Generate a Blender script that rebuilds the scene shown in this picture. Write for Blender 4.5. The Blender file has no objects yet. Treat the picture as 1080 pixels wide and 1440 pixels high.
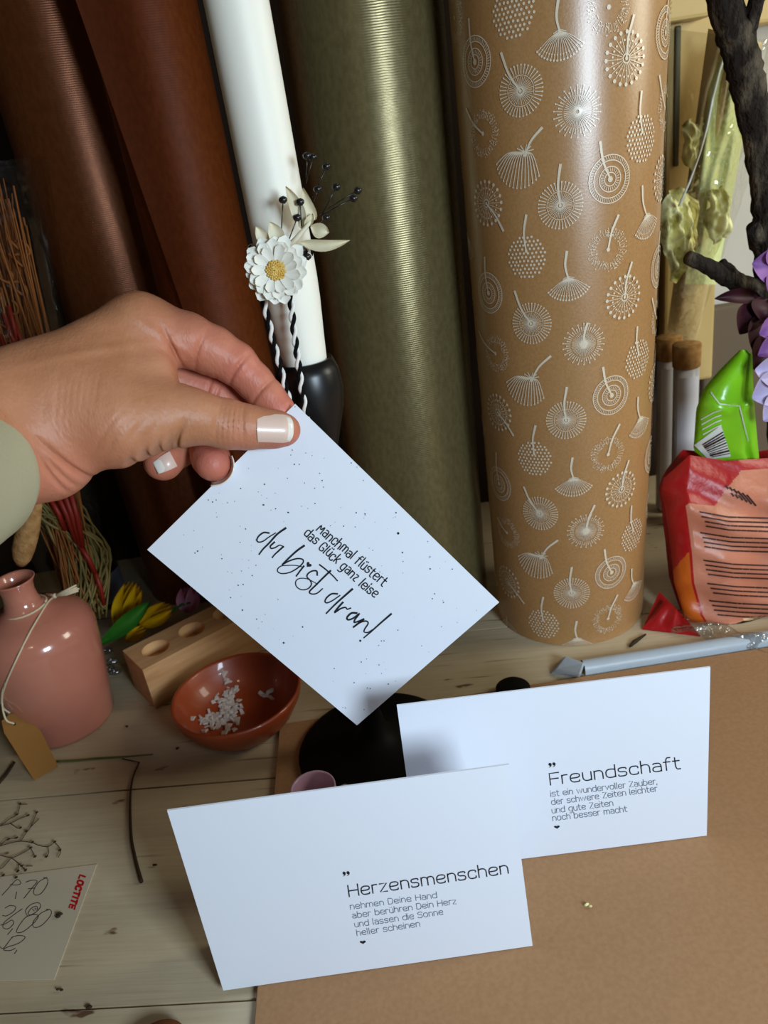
import bpy, bmesh, math, random
import numpy as np
from mathutils import Vector, Matrix
from math import sin, cos, pi, radians, sqrt, atan2, exp

random.seed(7)
rng = np.random.default_rng(7)
SC = bpy.context.scene
COL = SC.collection

# ------------------------------------------------------------------ camera
F = 1080.0
CAM = Vector((0, 0, 0.35))
PITCH, ROLL = radians(25), radians(9)


def ray(px, py):
    x, y = px - 540, py - 720
    u = (x * cos(ROLL) - y * sin(ROLL)) / F
    v = (x * sin(ROLL) + y * cos(ROLL)) / F
    return Vector((u, cos(PITCH) - v * sin(PITCH), -sin(PITCH) - v * cos(PITCH)))


cam_data = bpy.data.cameras.new('camera')
cam_data.sensor_fit = 'VERTICAL'
cam_data.sensor_height = 36
cam_data.sensor_width = 27
cam_data.lens = 27
cam_data.clip_start = 0.01
cam_data.dof.use_dof = True
cam_data.dof.focus_distance = 0.385
cam_data.dof.aperture_fstop = 15
cam = bpy.data.objects.new('camera', cam_data)
COL.objects.link(cam)
fw = ray(540, 720)
rt = (ray(541, 720) - ray(540, 720)).normalized()
up = (ray(540, 719) - ray(540, 720)).normalized()
M = Matrix.Identity(4)
for i in range(3):
    M[i][0], M[i][1], M[i][2], M[i][3] = rt[i], up[i], -fw[i], CAM[i]
cam.matrix_world = M
SC.camera = cam

# ------------------------------------------------------------------ light
world = bpy.data.worlds.new('world')
SC.world = world
world.use_nodes = True
world.node_tree.nodes['Background'].inputs[0].default_value = (0.92, 0.80, 0.62, 1)
world.node_tree.nodes['Background'].inputs[1].default_value = 0.03


def area(name, loc, target, sx, sy, power, col):
    l = bpy.data.lights.new(name, 'AREA')
    l.shape = 'RECTANGLE'
    l.size, l.size_y, l.energy, l.color = sx, sy, power, col
    o = bpy.data.objects.new(name, l)
    COL.objects.link(o)
    o.location = loc
    o.rotation_euler = (Vector(target) - Vector(loc)).to_track_quat('-Z', 'Y').to_euler()
    return o


area('window_daylight', (0.35, -0.31, 0.385), (0.02, 0.30, 0.10), 0.20, 0.20, 5.6, (0.71, 0.865, 1.0))
area('warm_fill', (-0.10, -0.45, 1.05), (0.0, 0.40, 0.10), 0.09, 0.09, 0.40, (1.0, 0.80, 0.55))  # added weak warm fill from above, no actual fixture
area('side_fill', (0.78, 0.34, 0.52), (0.37, 0.68, 0.34), 0.25, 0.35, 2.6, (1.0, 0.97, 0.80))  # added fill from the right, brightens the cellophane corner

SC.view_settings.view_transform = 'Standard'
SC.view_settings.look = 'None'
SC.view_settings.exposure = 0.0
SC.view_settings.gamma = 1.0
SC.view_settings.use_curve_mapping = False


# ------------------------------------------------------------------ pixel -> place
def gp(px, py, z=0.0):
    r = ray(px, py)
    return CAM + r * ((z - CAM.z) / r.z)


def aty(px, py, Y):
    r = ray(px, py)
    return CAM + r * (Y / r.y)


def atd(px, py, d):
    return CAM + ray(px, py) * d


def onp(px, py, p0, n):
    r = ray(px, py)
    return CAM + r * ((p0 - CAM).dot(n) / r.dot(n))


# ------------------------------------------------------------------ materials
def lin(c):
    return tuple((v / 255 / 12.92 if v / 255 <= 0.04045 else ((v / 255 + 0.055) / 1.055) ** 2.4) for v in c) + (1,)


MATS = {}


def mat(name, c, rough=0.5, metal=0.0, spec=0.5, bump=None, c2=None, nscale=None, sss=0, coat=0, trans=0, alpha=1, fac=(0.35, 0.65), stretch=None, ior=None):
    m = bpy.data.materials.new(name)
    m.use_nodes = True
    nt = m.node_tree
    b = nt.nodes['Principled BSDF']
    b.inputs['Base Color'].default_value = lin(c)
    b.inputs['Roughness'].default_value = rough
    b.inputs['Metallic'].default_value = metal
    b.inputs['Specular IOR Level'].default_value = spec
    b.inputs['Coat Weight'].default_value = coat
    b.inputs['Coat Roughness'].default_value = 0.06
    b.inputs['Transmission Weight'].default_value = trans
    b.inputs['Alpha'].default_value = alpha
    if ior:
        b.inputs['IOR'].default_value = ior
    if sss:
        b.inputs['Subsurface Weight'].default_value = sss
        b.inputs['Subsurface Radius'].default_value = (1.0, 0.35, 0.2)
        b.inputs['Subsurface Scale'].default_value = 0.004
    tc = nt.nodes.new('ShaderNodeTexCoord')
    src = tc.outputs['Object']
    if stretch:
        mp = nt.nodes.new('ShaderNodeMapping')
        mp.inputs['Scale'].default_value = stretch
        nt.links.new(src, mp.inputs[0])
        src = mp.outputs[0]
    if c2 is not None:
        n = nt.nodes.new('ShaderNodeTexNoise')
        n.inputs['Scale'].default_value = nscale or 40
        n.inputs['Detail'].default_value = 6
        r = nt.nodes.new('ShaderNodeValToRGB')
        r.color_ramp.elements[0].color = lin(c)
        r.color_ramp.elements[1].color = lin(c2)
        r.color_ramp.elements[0].position, r.color_ramp.elements[1].position = fac
        nt.links.new(src, n.inputs['Vector'])
        nt.links.new(n.outputs['Fac'], r.inputs[0])
        nt.links.new(r.outputs[0], b.inputs['Base Color'])
    if bump:
        n2 = nt.nodes.new('ShaderNodeTexNoise')
        n2.inputs['Scale'].default_value = bump[0]
        n2.inputs['Detail'].default_value = 4
        bp = nt.nodes.new('ShaderNodeBump')
        bp.inputs['Strength'].default_value = bump[1]
        bp.inputs['Distance'].default_value = bump[2] if len(bump) > 2 else 0.001
        nt.links.new(src, n2.inputs['Vector'])
        nt.links.new(n2.outputs['Fac'], bp.inputs['Height'])
        nt.links.new(bp.outputs[0], b.inputs['Normal'])
    MATS[name] = m
    return m


def rolled_paper(name, c, c2, rough, metal, spec, period=0.0014, strength=0.22):
    """wrapping paper with fine horizontal ribs"""
    m = mat(name, c, rough, metal, spec, c2=c2, nscale=350, stretch=(1, 1, 0.5))
    nt = m.node_tree
    b = nt.nodes['Principled BSDF']
    tc = nt.nodes.new('ShaderNodeTexCoord')
    w = nt.nodes.new('ShaderNodeTexWave')
    w.bands_direction = 'Z'
    w.inputs['Scale'].default_value = 2 * pi / period / 20
    w.inputs['Distortion'].default_value = 1.6
    w.inputs['Detail'].default_value = 3
    w.inputs['Detail Scale'].default_value = 0.6
    bp = nt.nodes.new('ShaderNodeBump')
    bp.inputs['Strength'].default_value = strength
    bp.inputs['Distance'].default_value = 0.0003
    nt.links.new(tc.outputs['Object'], w.inputs['Vector'])
    nt.links.new(w.outputs['Fac'], bp.inputs['Height'])
    nt.links.new(bp.outputs[0], b.inputs['Normal'])
    return m


def planks_material():
    m = bpy.data.materials.new('white_painted_planks')
    m.use_nodes = True
    nt = m.node_tree
    L = nt.links.new
    b = nt.nodes['Principled BSDF']
    b.inputs['Roughness'].default_value = 0.55
    tc = nt.nodes.new('ShaderNodeTexCoord')
    rot = nt.nodes.new('ShaderNodeMapping')
    rot.inputs['Rotation'].default_value = (0, 0, radians(6))
    L(tc.outputs['Object'], rot.inputs[0])

    def noise(scale, stretch, detail=6, rough=0.6):
        mp = nt.nodes.new('ShaderNodeMapping')
        mp.inputs['Scale'].default_value = stretch
        L(rot.outputs[0], mp.inputs[0])
        n = nt.nodes.new('ShaderNodeTexNoise')
        n.inputs['Scale'].default_value = scale
        n.inputs['Detail'].default_value = detail
        n.inputs['Roughness'].default_value = rough
        L(mp.outputs[0], n.inputs['Vector'])
        return n.outputs['Fac']

    def ramp(src, p0, c0, p1, c1):
        r = nt.nodes.new('ShaderNodeValToRGB')
        r.color_ramp.elements[0].position, r.color_ramp.elements[1].position = p0, p1
        r.color_ramp.elements[0].color, r.color_ramp.elements[1].color = c0, c1
        L(src, r.inputs[0])
        return r.outputs[0]

    def mix(f, a, c):
        x = nt.nodes.new('ShaderNodeMix')
        x.data_type = 'RGBA'
        L(f, x.inputs[0])
        L(a, x.inputs[6])
        if isinstance(c, tuple):
            x.inputs[7].default_value = c
        else:
            L(c, x.inputs[7])
        return x.outputs[2]
    base = ramp(noise(6, (1, 1, 1)), 0.3, lin((186, 164, 130)), 0.7, lin((212, 196, 166)))
    grain = ramp(noise(14, (1.2, 26, 1)), 0.30, (0.90, 0.88, 0.85, 1), 0.6, (1, 1, 1, 1))
    mul = nt.nodes.new('ShaderNodeMix')
    mul.data_type = 'RGBA'
    mul.blend_type = 'MULTIPLY'
    mul.inputs[0].default_value = 1
    L(base, mul.inputs[6])
    L(grain, mul.inputs[7])
    col = mul.outputs[2]
    # long thin cracks in worn patches
    cr = ramp(noise(5, (1.6, 42, 1), 4, 0.55), 0.635, (0, 0, 0, 1), 0.68, (1, 1, 1, 1))
    msk = ramp(noise(7, (1, 1, 1), 2), 0.45, (0, 0, 0, 1), 0.56, (1, 1, 1, 1))
    mm = nt.nodes.new('ShaderNodeMath')
    mm.operation = 'MULTIPLY'
    L(cr, mm.inputs[0])
    L(msk, mm.inputs[1])
    col = mix(mm.outputs[0], col, lin((96, 78, 58)))
    # chipped paint, brown specks
    sp = ramp(noise(46, (0.7, 1.6, 1), 3, 0.5), 0.685, (0, 0, 0, 1), 0.72, (1, 1, 1, 1))
    col = mix(sp, col, lin((110, 78, 55)))
    L(col, b.inputs['Base Color'])
    bp = nt.nodes.new('ShaderNodeBump')
    bp.inputs['Strength'].default_value = 0.22
    bp.inputs['Distance'].default_value = 0.0008
    L(noise(14, (1.2, 26, 1)), bp.inputs['Height'])
    L(bp.outputs[0], b.inputs['Normal'])
    return m


def skin_material():
    m = mat('skin', (203, 154, 122), 0.48, 0, 0.4, sss=0.12)
    nt = m.node_tree
    L = nt.links.new
    b = nt.nodes['Principled BSDF']
    at = nt.nodes.new('ShaderNodeAttribute')
    at.attribute_name = 'blush'
    n = nt.nodes.new('ShaderNodeTexNoise')
    n.inputs['Scale'].default_value = 55
    n.inputs['Detail'].default_value = 5
    tc = nt.nodes.new('ShaderNodeTexCoord')
    L(tc.outputs['Object'], n.inputs['Vector'])
    r = nt.nodes.new('ShaderNodeValToRGB')
    r.color_ramp.elements[0].color = lin((176, 118, 82))
    r.color_ramp.elements[1].color = lin((188, 131, 96))
    r.color_ramp.elements[0].position, r.color_ramp.elements[1].position = 0.35, 0.65
    L(n.outputs['Fac'], r.inputs[0])
    x = nt.nodes.new('ShaderNodeMix')
    x.data_type = 'RGBA'
    L(at.outputs['Fac'], x.inputs[0])
    L(r.outputs[0], x.inputs[6])
    x.inputs[7].default_value = lin((206, 116, 100))
    L(x.outputs[2], b.inputs['Base Color'])
    # fine skin lines
    v = nt.nodes.new('ShaderNodeTexVoronoi')
    v.inputs['Scale'].default_value = 900
    mp = nt.nodes.new('ShaderNodeMapping')
    mp.inputs['Scale'].default_value = (1, 1, 0.45)
    L(tc.outputs['Object'], mp.inputs[0])
    L(mp.outputs[0], v.inputs['Vector'])
    bp = nt.nodes.new('ShaderNodeBump')
    bp.inputs['Strength'].default_value = 0.25
    bp.inputs['Distance'].default_value = 0.0004
    L(v.outputs['Distance'], bp.inputs['Height'])
    n3 = nt.nodes.new('ShaderNodeTexNoise')
    n3.inputs['Scale'].default_value = 160
    n3.inputs['Detail'].default_value = 3
    L(tc.outputs['Object'], n3.inputs['Vector'])
    bp2 = nt.nodes.new('ShaderNodeBump')
    bp2.inputs['Strength'].default_value = 0.25
    bp2.inputs['Distance'].default_value = 0.0015
    L(n3.outputs['Fac'], bp2.inputs['Height'])
    L(bp.outputs[0], bp2.inputs['Normal'])
    L(bp2.outputs[0], b.inputs['Normal'])
    return m


def film_material(name, tint=(0.96, 0.95, 0.88), gloss=0.16, rough=0.08, wr=70, dist=0.012):
    """thin clear crinkled film"""
    m = bpy.data.materials.new(name)
    m.use_nodes = True
    nt = m.node_tree
    L = nt.links.new
    nt.nodes.remove(nt.nodes['Principled BSDF'])
    out = nt.nodes['Material Output']
    t = nt.nodes.new('ShaderNodeBsdfTransparent')
    t.inputs[0].default_value = (*tint, 1)
    g = nt.nodes.new('ShaderNodeBsdfGlossy')
    g.inputs['Roughness'].default_value = rough
    n = nt.nodes.new('ShaderNodeTexNoise')
    n.inputs['Scale'].default_value = wr
    n.inputs['Detail'].default_value = 3
    tc = nt.nodes.new('ShaderNodeTexCoord')
    L(tc.outputs['Object'], n.inputs['Vector'])
    bp = nt.nodes.new('ShaderNodeBump')
    bp.inputs['Strength'].default_value = 1.0
    bp.inputs['Distance'].default_value = dist
    L(n.outputs['Fac'], bp.inputs['Height'])
    L(bp.outputs[0], g.inputs['Normal'])
    mx = nt.nodes.new('ShaderNodeMixShader')
    mx.inputs[0].default_value = gloss
    L(t.outputs[0], mx.inputs[1])
    L(g.outputs[0], mx.inputs[2])
    L(mx.outputs[0], out.inputs[0])
    return m


m_planks = planks_material()
m_cardboard = mat('kraft_cardboard', (164, 123, 86), 0.75, 0, 0.3, c2=(172, 131, 93), nscale=420, bump=(600, 0.25, 0.0004))
m_card = mat('white_card', (234, 239, 249), 0.55, 0, 0.35)
m_ink = mat('black_ink', (38, 40, 44), 0.7, 0, 0.2)
m_greyink = mat('grey_ink', (112, 120, 134), 0.7, 0, 0.2)
m_kraft = mat('kraft_paper', (166, 122, 74), 0.33, 0, 0.85, c2=(177, 133, 84), nscale=700, bump=(900, 0.12, 0.0004))
m_print = mat('white_print', (228, 213, 188), 0.33, 0, 0.85)
m_olive = rolled_paper('olive_paper', (116, 104, 68), (130, 118, 80), 0.31, 0.48, 0.5)
m_brown = rolled_paper('copper_brown_paper', (112, 50, 14), (124, 58, 20), 0.55, 0.08, 0.22, strength=0.16)
m_brown_d = rolled_paper('brown_paper', (116, 62, 28), (130, 72, 34), 0.36, 0.5, 0.6, strength=0.16)
m_wax = mat('white_wax', (246, 243, 230), 0.5, 0, 0.45, sss=0.25, bump=(300, 0.06, 0.0004))
m_black = mat('black_metal', (16, 16, 17), 0.35, 0, 0.5)
m_blackmatte = mat('matte_black', (9, 9, 9), 0.6, 0, 0.15)
m_skin = skin_material()
m_nail = mat('nail', (226, 196, 180), 0.36, 0, 0.5, coat=0.15)
m_nailtip = mat('nail_tip', (240, 234, 222), 0.2, 0, 0.5, coat=0.4)
m_sleeve = mat('sage_fabric', (172, 166, 136), 0.8, 0, 0.2, bump=(700, 0.3, 0.0006))
m_pink = mat('pink_glaze', (194, 126, 104), 0.18, 0, 0.5, c2=(186, 114, 96), nscale=14, coat=0.6)
m_mauve = mat('mauve_glaze', (196, 152, 168), 0.25, 0, 0.5, coat=0.3)
m_tag = mat('kraft_tag', (142, 97, 44), 0.75, 0, 0.2, bump=(500, 0.15, 0.0004))
m_twine = mat('natural_twine', (214, 196, 164), 0.9, 0, 0.1)
m_wood = mat('pale_wood', (188, 138, 92), 0.5, 0, 0.4, c2=(212, 164, 116), nscale=9, stretch=(3, 26, 26), fac=(0.3, 0.7))
m_hole = mat('pale_wood_cut', (220, 172, 120), 0.6, 0, 0.3)
m_terra = mat('terracotta', (158, 66, 28), 0.42, 0, 0.5, c2=(140, 54, 22), nscale=30, coat=0.35)
m_flake = mat('clear_flakes', (240, 226, 218), 0.15, 0, 0.6, trans=0.4)
m_yellow = mat('yellow_petal', (238, 200, 20), 0.5, 0, 0.4, c2=(214, 164, 8), nscale=60, stretch=(1, 1, 0.3))
m_leaf = mat('green_leaf', (52, 120, 30), 0.4, 0, 0.5, c2=(34, 92, 24), nscale=40)
m_pinkpetal = mat('pink_petal', (226, 158, 196), 0.6, 0, 0.3)
m_drygrass = mat('dry_grass', (146, 128, 78), 0.7, 0, 0.2, c2=(104, 96, 52), nscale=30)
m_drybrown = mat('dry_brown_straw', (150, 92, 46), 0.7, 0, 0.2)
m_redstraw = mat('red_straw', (132, 28, 14), 0.5, 0, 0.4)
m_bunny = mat('bunny_tail_fluff', (178, 136, 88), 0.9, 0, 0.1, c2=(150, 108, 64), nscale=200, bump=(500, 0.7, 0.001))
m_petal = mat('dried_white_petal', (238, 234, 222), 0.65, 0, 0.25, sss=0.1)
m_cream = mat('cream_dry_leaf', (232, 224, 196), 0.6, 0, 0.3, c2=(216, 204, 170), nscale=80)
m_daisy = mat('daisy_centre', (214, 168, 72), 0.8, 0, 0.2, c2=(238, 204, 120), nscale=500, bump=(900, 0.8, 0.001))
m_berry = mat('black_seed_head', (22, 18, 18), 0.3, 0, 0.6)
m_white_th = mat('white_thread', (235, 232, 226), 0.85, 0, 0.1)
m_black_th = mat('black_thread', (14, 14, 15), 0.8, 0, 0.1)
m_note = mat('note_paper', (196, 182, 156), 0.8, 0, 0.2)
m_redink = mat('red_print', (190, 20, 28), 0.6, 0, 0.3)
m_pen = mat('pen_ink', (52, 46, 62), 0.6, 0, 0.3)
m_twig = mat('dark_twig', (58, 44, 30), 0.8, 0, 0.2)
m_stem = mat('green_stem', (90, 96, 44), 0.6, 0, 0.3)
m_bark = mat('bark', (34, 27, 22), 0.85, 0, 0.25, c2=(104, 94, 78), nscale=70, bump=(220, 1.0, 0.006), fac=(0.5, 0.72), stretch=(1, 1, 0.6))
m_purple = mat('purple_petal', (150, 104, 168), 0.6, 0, 0.3, c2=(126, 80, 146), nscale=60)
m_lilac = mat('lilac_petal', (186, 176, 214), 0.6, 0, 0.3, c2=(206, 196, 228), nscale=60)
m_burg = mat('burgundy_leaf', (58, 22, 32), 0.55, 0, 0.3)
m_cork = mat('cork', (196, 152, 96), 0.85, 0, 0.2, c2=(160, 116, 66), nscale=160, bump=(300, 0.4, 0.001))
m_tube = mat('frosted_tube', (206, 204, 206), 0.22, 0, 0.5, c2=(170, 166, 168), nscale=12)
m_label = mat('tube_label', (222, 222, 228), 0.5, 0, 0.4)
m_green = mat('green_packet', (122, 196, 24), 0.28, 0, 0.6, c2=(134, 208, 36), nscale=20, bump=(45, 0.35, 0.004))
m_silver = mat('white_packet_print', (225, 230, 222), 0.35, 0, 0.5)
m_redbag = mat('red_bag', (172, 16, 20), 0.38, 0, 0.5, bump=(38, 0.5, 0.005))
m_orangebag = mat('orange_bag', (206, 96, 20), 0.4, 0, 0.5, bump=(38, 0.5, 0.005))
m_panel = mat('salmon_panel', (204, 130, 102), 0.4, 0, 0.4, c2=(188, 112, 84), nscale=25, bump=(38, 0.5, 0.005))
m_creampanel = mat('cream_panel', (232, 196, 150), 0.4, 0, 0.4)
m_text = mat('bag_text', (58, 26, 20), 0.6, 0, 0.3)
m_film = film_material('clear_film', (0.97, 0.96, 0.90), 0.22, 0.12, 45)
m_film_dim = film_material('clear_film_dull', (0.93, 0.90, 0.84), 0.05, 0.15, 40, 0.0015)
m_film2 = film_material('grey_film', (0.86, 0.87, 0.88), 0.30, 0.22, 90, 0.004)
m_wall = mat('wall_paint', (208, 206, 198), 0.8, 0, 0.2, c2=(196, 192, 182), nscale=6)
m_frame = mat('cream_frame_paint', (214, 188, 128), 0.45, 0, 0.4, c2=(196, 166, 104), nscale=8)
m_groove = mat('dark_seal', (84, 80, 56), 0.5, 0, 0.4)
m_strip = mat('grey_white_strip', (178, 188, 198), 0.4, 0, 0.4, bump=(60, 0.3, 0.002))
m_greenpaper = mat('pale_green_paper', (236, 240, 180), 0.5, 0, 0.4, c2=(220, 226, 150), nscale=16, bump=(50, 0.6, 0.006))
m_tanpaper = mat('tan_paper', (226, 202, 148), 0.5, 0, 0.4, bump=(40, 0.5, 0.005))
m_moss = mat('yellow_filling', (246, 242, 176), 0.5, 0, 0.4, c2=(170, 160, 80), nscale=60, fac=(0.45, 0.62))
m_gap_shade = mat('gap_shade', (46, 34, 26), 0.7, 0, 0.2)
m_taupe = mat('taupe_panel', (112, 98, 82), 0.7, 0, 0.2)
m_darkglass = mat('dark_glass', (16, 18, 16), 0.06, 0, 0.6, coat=0.5)
m_greylabel = mat('grey_label', (120, 124, 134), 0.6, 0, 0.3)
m_woodbrown = mat('brown_wood', (118, 70, 38), 0.6, 0, 0.3)
m_floor = mat('floor_boards', (96, 76, 58), 0.6)


# ------------------------------------------------------------------ mesh helpers
class MB:
    def __init__(s):
        s.v, s.f, s.m, s.sm = [], [], [], []

    def add(s, vs, fs, mi=0, smooth=True):
        o = len(s.v)
        s.v += [tuple(v) for v in vs]
        for f in fs:
            s.f.append([i + o for i in f])
            s.m.append(mi)
            s.sm.append(smooth)

    def tube(s, pts, rad, n=8, mi=0, cap=True):
        pts = [Vector(p) for p in pts]
        k = len(pts)
        if not hasattr(rad, '__len__'):
            rad = [rad] * k
        t0 = (pts[1] - pts[0]).normalized()
        a = t0.orthogonal().normalized()
        vs, fs = [], []
        for i, p in enumerate(pts):
            t = (pts[min(i + 1, k - 1)] - pts[max(i - 1, 0)]).normalized()
            a = (a - t * a.dot(t)).normalized()
            b = t.cross(a)
            for j in range(n):
                q = 2 * pi * j / n
                vs.append(p + (a * cos(q) + b * sin(q)) * rad[i])
        for i in range(k - 1):
            for j in range(n):
                fs.append((i * n + j, i * n + (j + 1) % n, (i + 1) * n + (j + 1) % n, (i + 1) * n + j))
        if cap:
            fs.append(tuple(range(n))[::-1])
            fs.append(tuple((k - 1) * n + j for j in range(n)))
        s.add(vs, fs, mi)

    def lathe(s, prof, c=(0, 0, 0), n=48, mi=0, mis=None):
        vs, fs = [], []
        k = len(prof)
        for r, z in prof:
            for j in range(n):
                q = 2 * pi * j / n
                vs.append((c[0] + r * cos(q), c[1] + r * sin(q), c[2] + z))
        for i in range(k - 1):
            for j in range(n):
                fs.append((i * n + j, i * n + (j + 1) % n, (i + 1) * n + (j + 1) % n, (i + 1) * n + j))
        o = len(s.f)
        s.add(vs, fs, mi)
        if mis:
            for i in range(k - 1):
                for j in range(n):
                    s.m[o + i * n + j] = mis[i]

    def grid(s, fn, nu, nv, mi=0, closed_u=False):
        vs = [fn(i / (nu - 1 if not closed_u else nu), j / (nv - 1)) for j in range(nv) for i in range(nu)]
        fs = []
        for j in range(nv - 1):
            for i in range(nu if closed_u else nu - 1):
                i2 = (i + 1) % nu
                fs.append((j * nu + i, j * nu + i2, (j + 1) * nu + i2, (j + 1) * nu + i))
        s.add(vs, fs, mi)

    def hexa(s, c8, mi=0):
        s.add(c8, [(0, 3, 2, 1), (4, 5, 6, 7), (0, 1, 5, 4), (1, 2, 6, 5), (2, 3, 7, 6), (3, 0, 4, 7)], mi, False)

    def box(s, lo, hi, mi=0):
        (x0, y0, z0), (x1, y1, z1) = lo, hi
        s.hexa([(x0, y0, z0), (x1, y0, z0), (x1, y1, z0), (x0, y1, z0), (x0, y0, z1), (x1, y0, z1), (x1, y1, z1), (x0, y1, z1)], mi)

    def ball(s, c, r, n=10, mi=0, sc=(1, 1, 1)):
        c = Vector(c)
        prof = [(max(1e-5, sin(pi * i / n)), -cos(pi * i / n)) for i in range(n + 1)]
        vs, fs = [], []
        m = n + 2
        for a, z in prof:
            for j in range(m):
                q = 2 * pi * j / m
                vs.append(c + Vector((a * cos(q) * r * sc[0], a * sin(q) * r * sc[1], z * r * sc[2])))
        for i in range(n):
            for j in range(m):
                fs.append((i * m + j, i * m + (j + 1) % m, (i + 1) * m + (j + 1) % m, (i + 1) * m + j))
        s.add(vs, fs, mi)

    def build(s, name, mats, parent=None, org=None, bevel=0):
        if not isinstance(mats, (list, tuple)):
            mats = [mats]
        if parent is not None:
            org = Vector(parent['_org'])
        else:
            org = Vector(org if org is not None else (0, 0, 0))
        me = bpy.data.meshes.new(name)
        me.from_pydata([tuple(Vector(v) - org) for v in s.v], [], s.f)
        for m in mats:
            me.materials.append(m)
        me.polygons.foreach_set('material_index', s.m)
        me.polygons.foreach_set('use_smooth', s.sm)
        me.update()
        o = bpy.data.objects.new(name, me)
        COL.objects.link(o)
        if parent is not None:
            o.parent = parent
        else:
            o.location = org
        o['_org'] = tuple(org)
        if bevel:
            b = o.modifiers.new('bevel', 'BEVEL')
            b.width = bevel
            b.segments = 2
            b.limit_method = 'ANGLE'
        return o


def tag(o, label, cat, group=None):
    o['label'], o['category'] = label, cat
    if group:
        o['group'] = group
    return o


def thing(name, label, cat, loc, group=None):
    o = bpy.data.objects.new(name, None)
    o.empty_display_size = 0.02
    COL.objects.link(o)
    o.location = loc
    o['_org'] = tuple(loc)
    return tag(o, label, cat, group)


def struct(o):
    o['kind'] = 'structure'
    return o


def lerp(a, b, t):
    return a + (b - a) * t


def smoothline(pts, n=6):
    """Catmull-Rom through the points (tuples of any dimension)"""
    p = [np.array(q, float) for q in pts]
    if len(p) < 3:
        return p
    p = [2 * p[0] - p[1]] + p + [2 * p[-1] - p[-2]]
    out = []
    for i in range(1, len(p) - 2):
        for k in range(n):
            t = k / n
            out.append(0.5 * (2 * p[i] + (p[i + 1] - p[i - 1]) * t + (2 * p[i - 1] - 5 * p[i] + 4 * p[i + 1] - p[i + 2]) * t * t
                              + (3 * p[i] - p[i - 1] - 3 * p[i + 1] + p[i + 2]) * t ** 3))
    out.append(p[-2])
    return out


def chaikin(pts, it=2):
    p = [np.array(q, float) for q in pts]
    for _ in range(it):
        q = [p[0]]
        for a, b in zip(p, p[1:]):
            q += [a * 0.75 + b * 0.25, a * 0.25 + b * 0.75]
        q.append(p[-1])
        p = q
    return p


def ribbon(mb, pts, w, P, mi=0):
    """flat stroke of half-width w (number or list) in 2-D, mapped by P(x, y)"""
    pts = [np.array(q[:2], float) for q in pts]
    k = len(pts)
    ws = w if hasattr(w, '__len__') else [w] * k
    vs, fs = [], []
    for i, p in enumerate(pts):
        t = pts[min(i + 1, k - 1)] - pts[max(i - 1, 0)]
        L = np.hypot(*t)
        t = t / L if L > 1e-9 else np.array((1.0, 0))
        n = np.array((-t[1], t[0]))
        e = t * (0 if 0 < i < k - 1 else (ws[i] * (0.7 if i else -0.7)))
        vs += [P(*(p + n * ws[i] + e)), P(*(p - n * ws[i] + e))]
    for i in range(k - 1):
        fs.append((2 * i, 2 * i + 1, 2 * i + 3, 2 * i + 2))
    mb.add(vs, fs, mi, False)


def disc(mb, c, r, P, n=7, mi=0, ry=None):
    ry = ry or r
    mb.add([P(c[0] + r * cos(2 * pi * j / n), c[1] + ry * sin(2 * pi * j / n)) for j in range(n)], [tuple(range(n))], mi, False)


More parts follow.
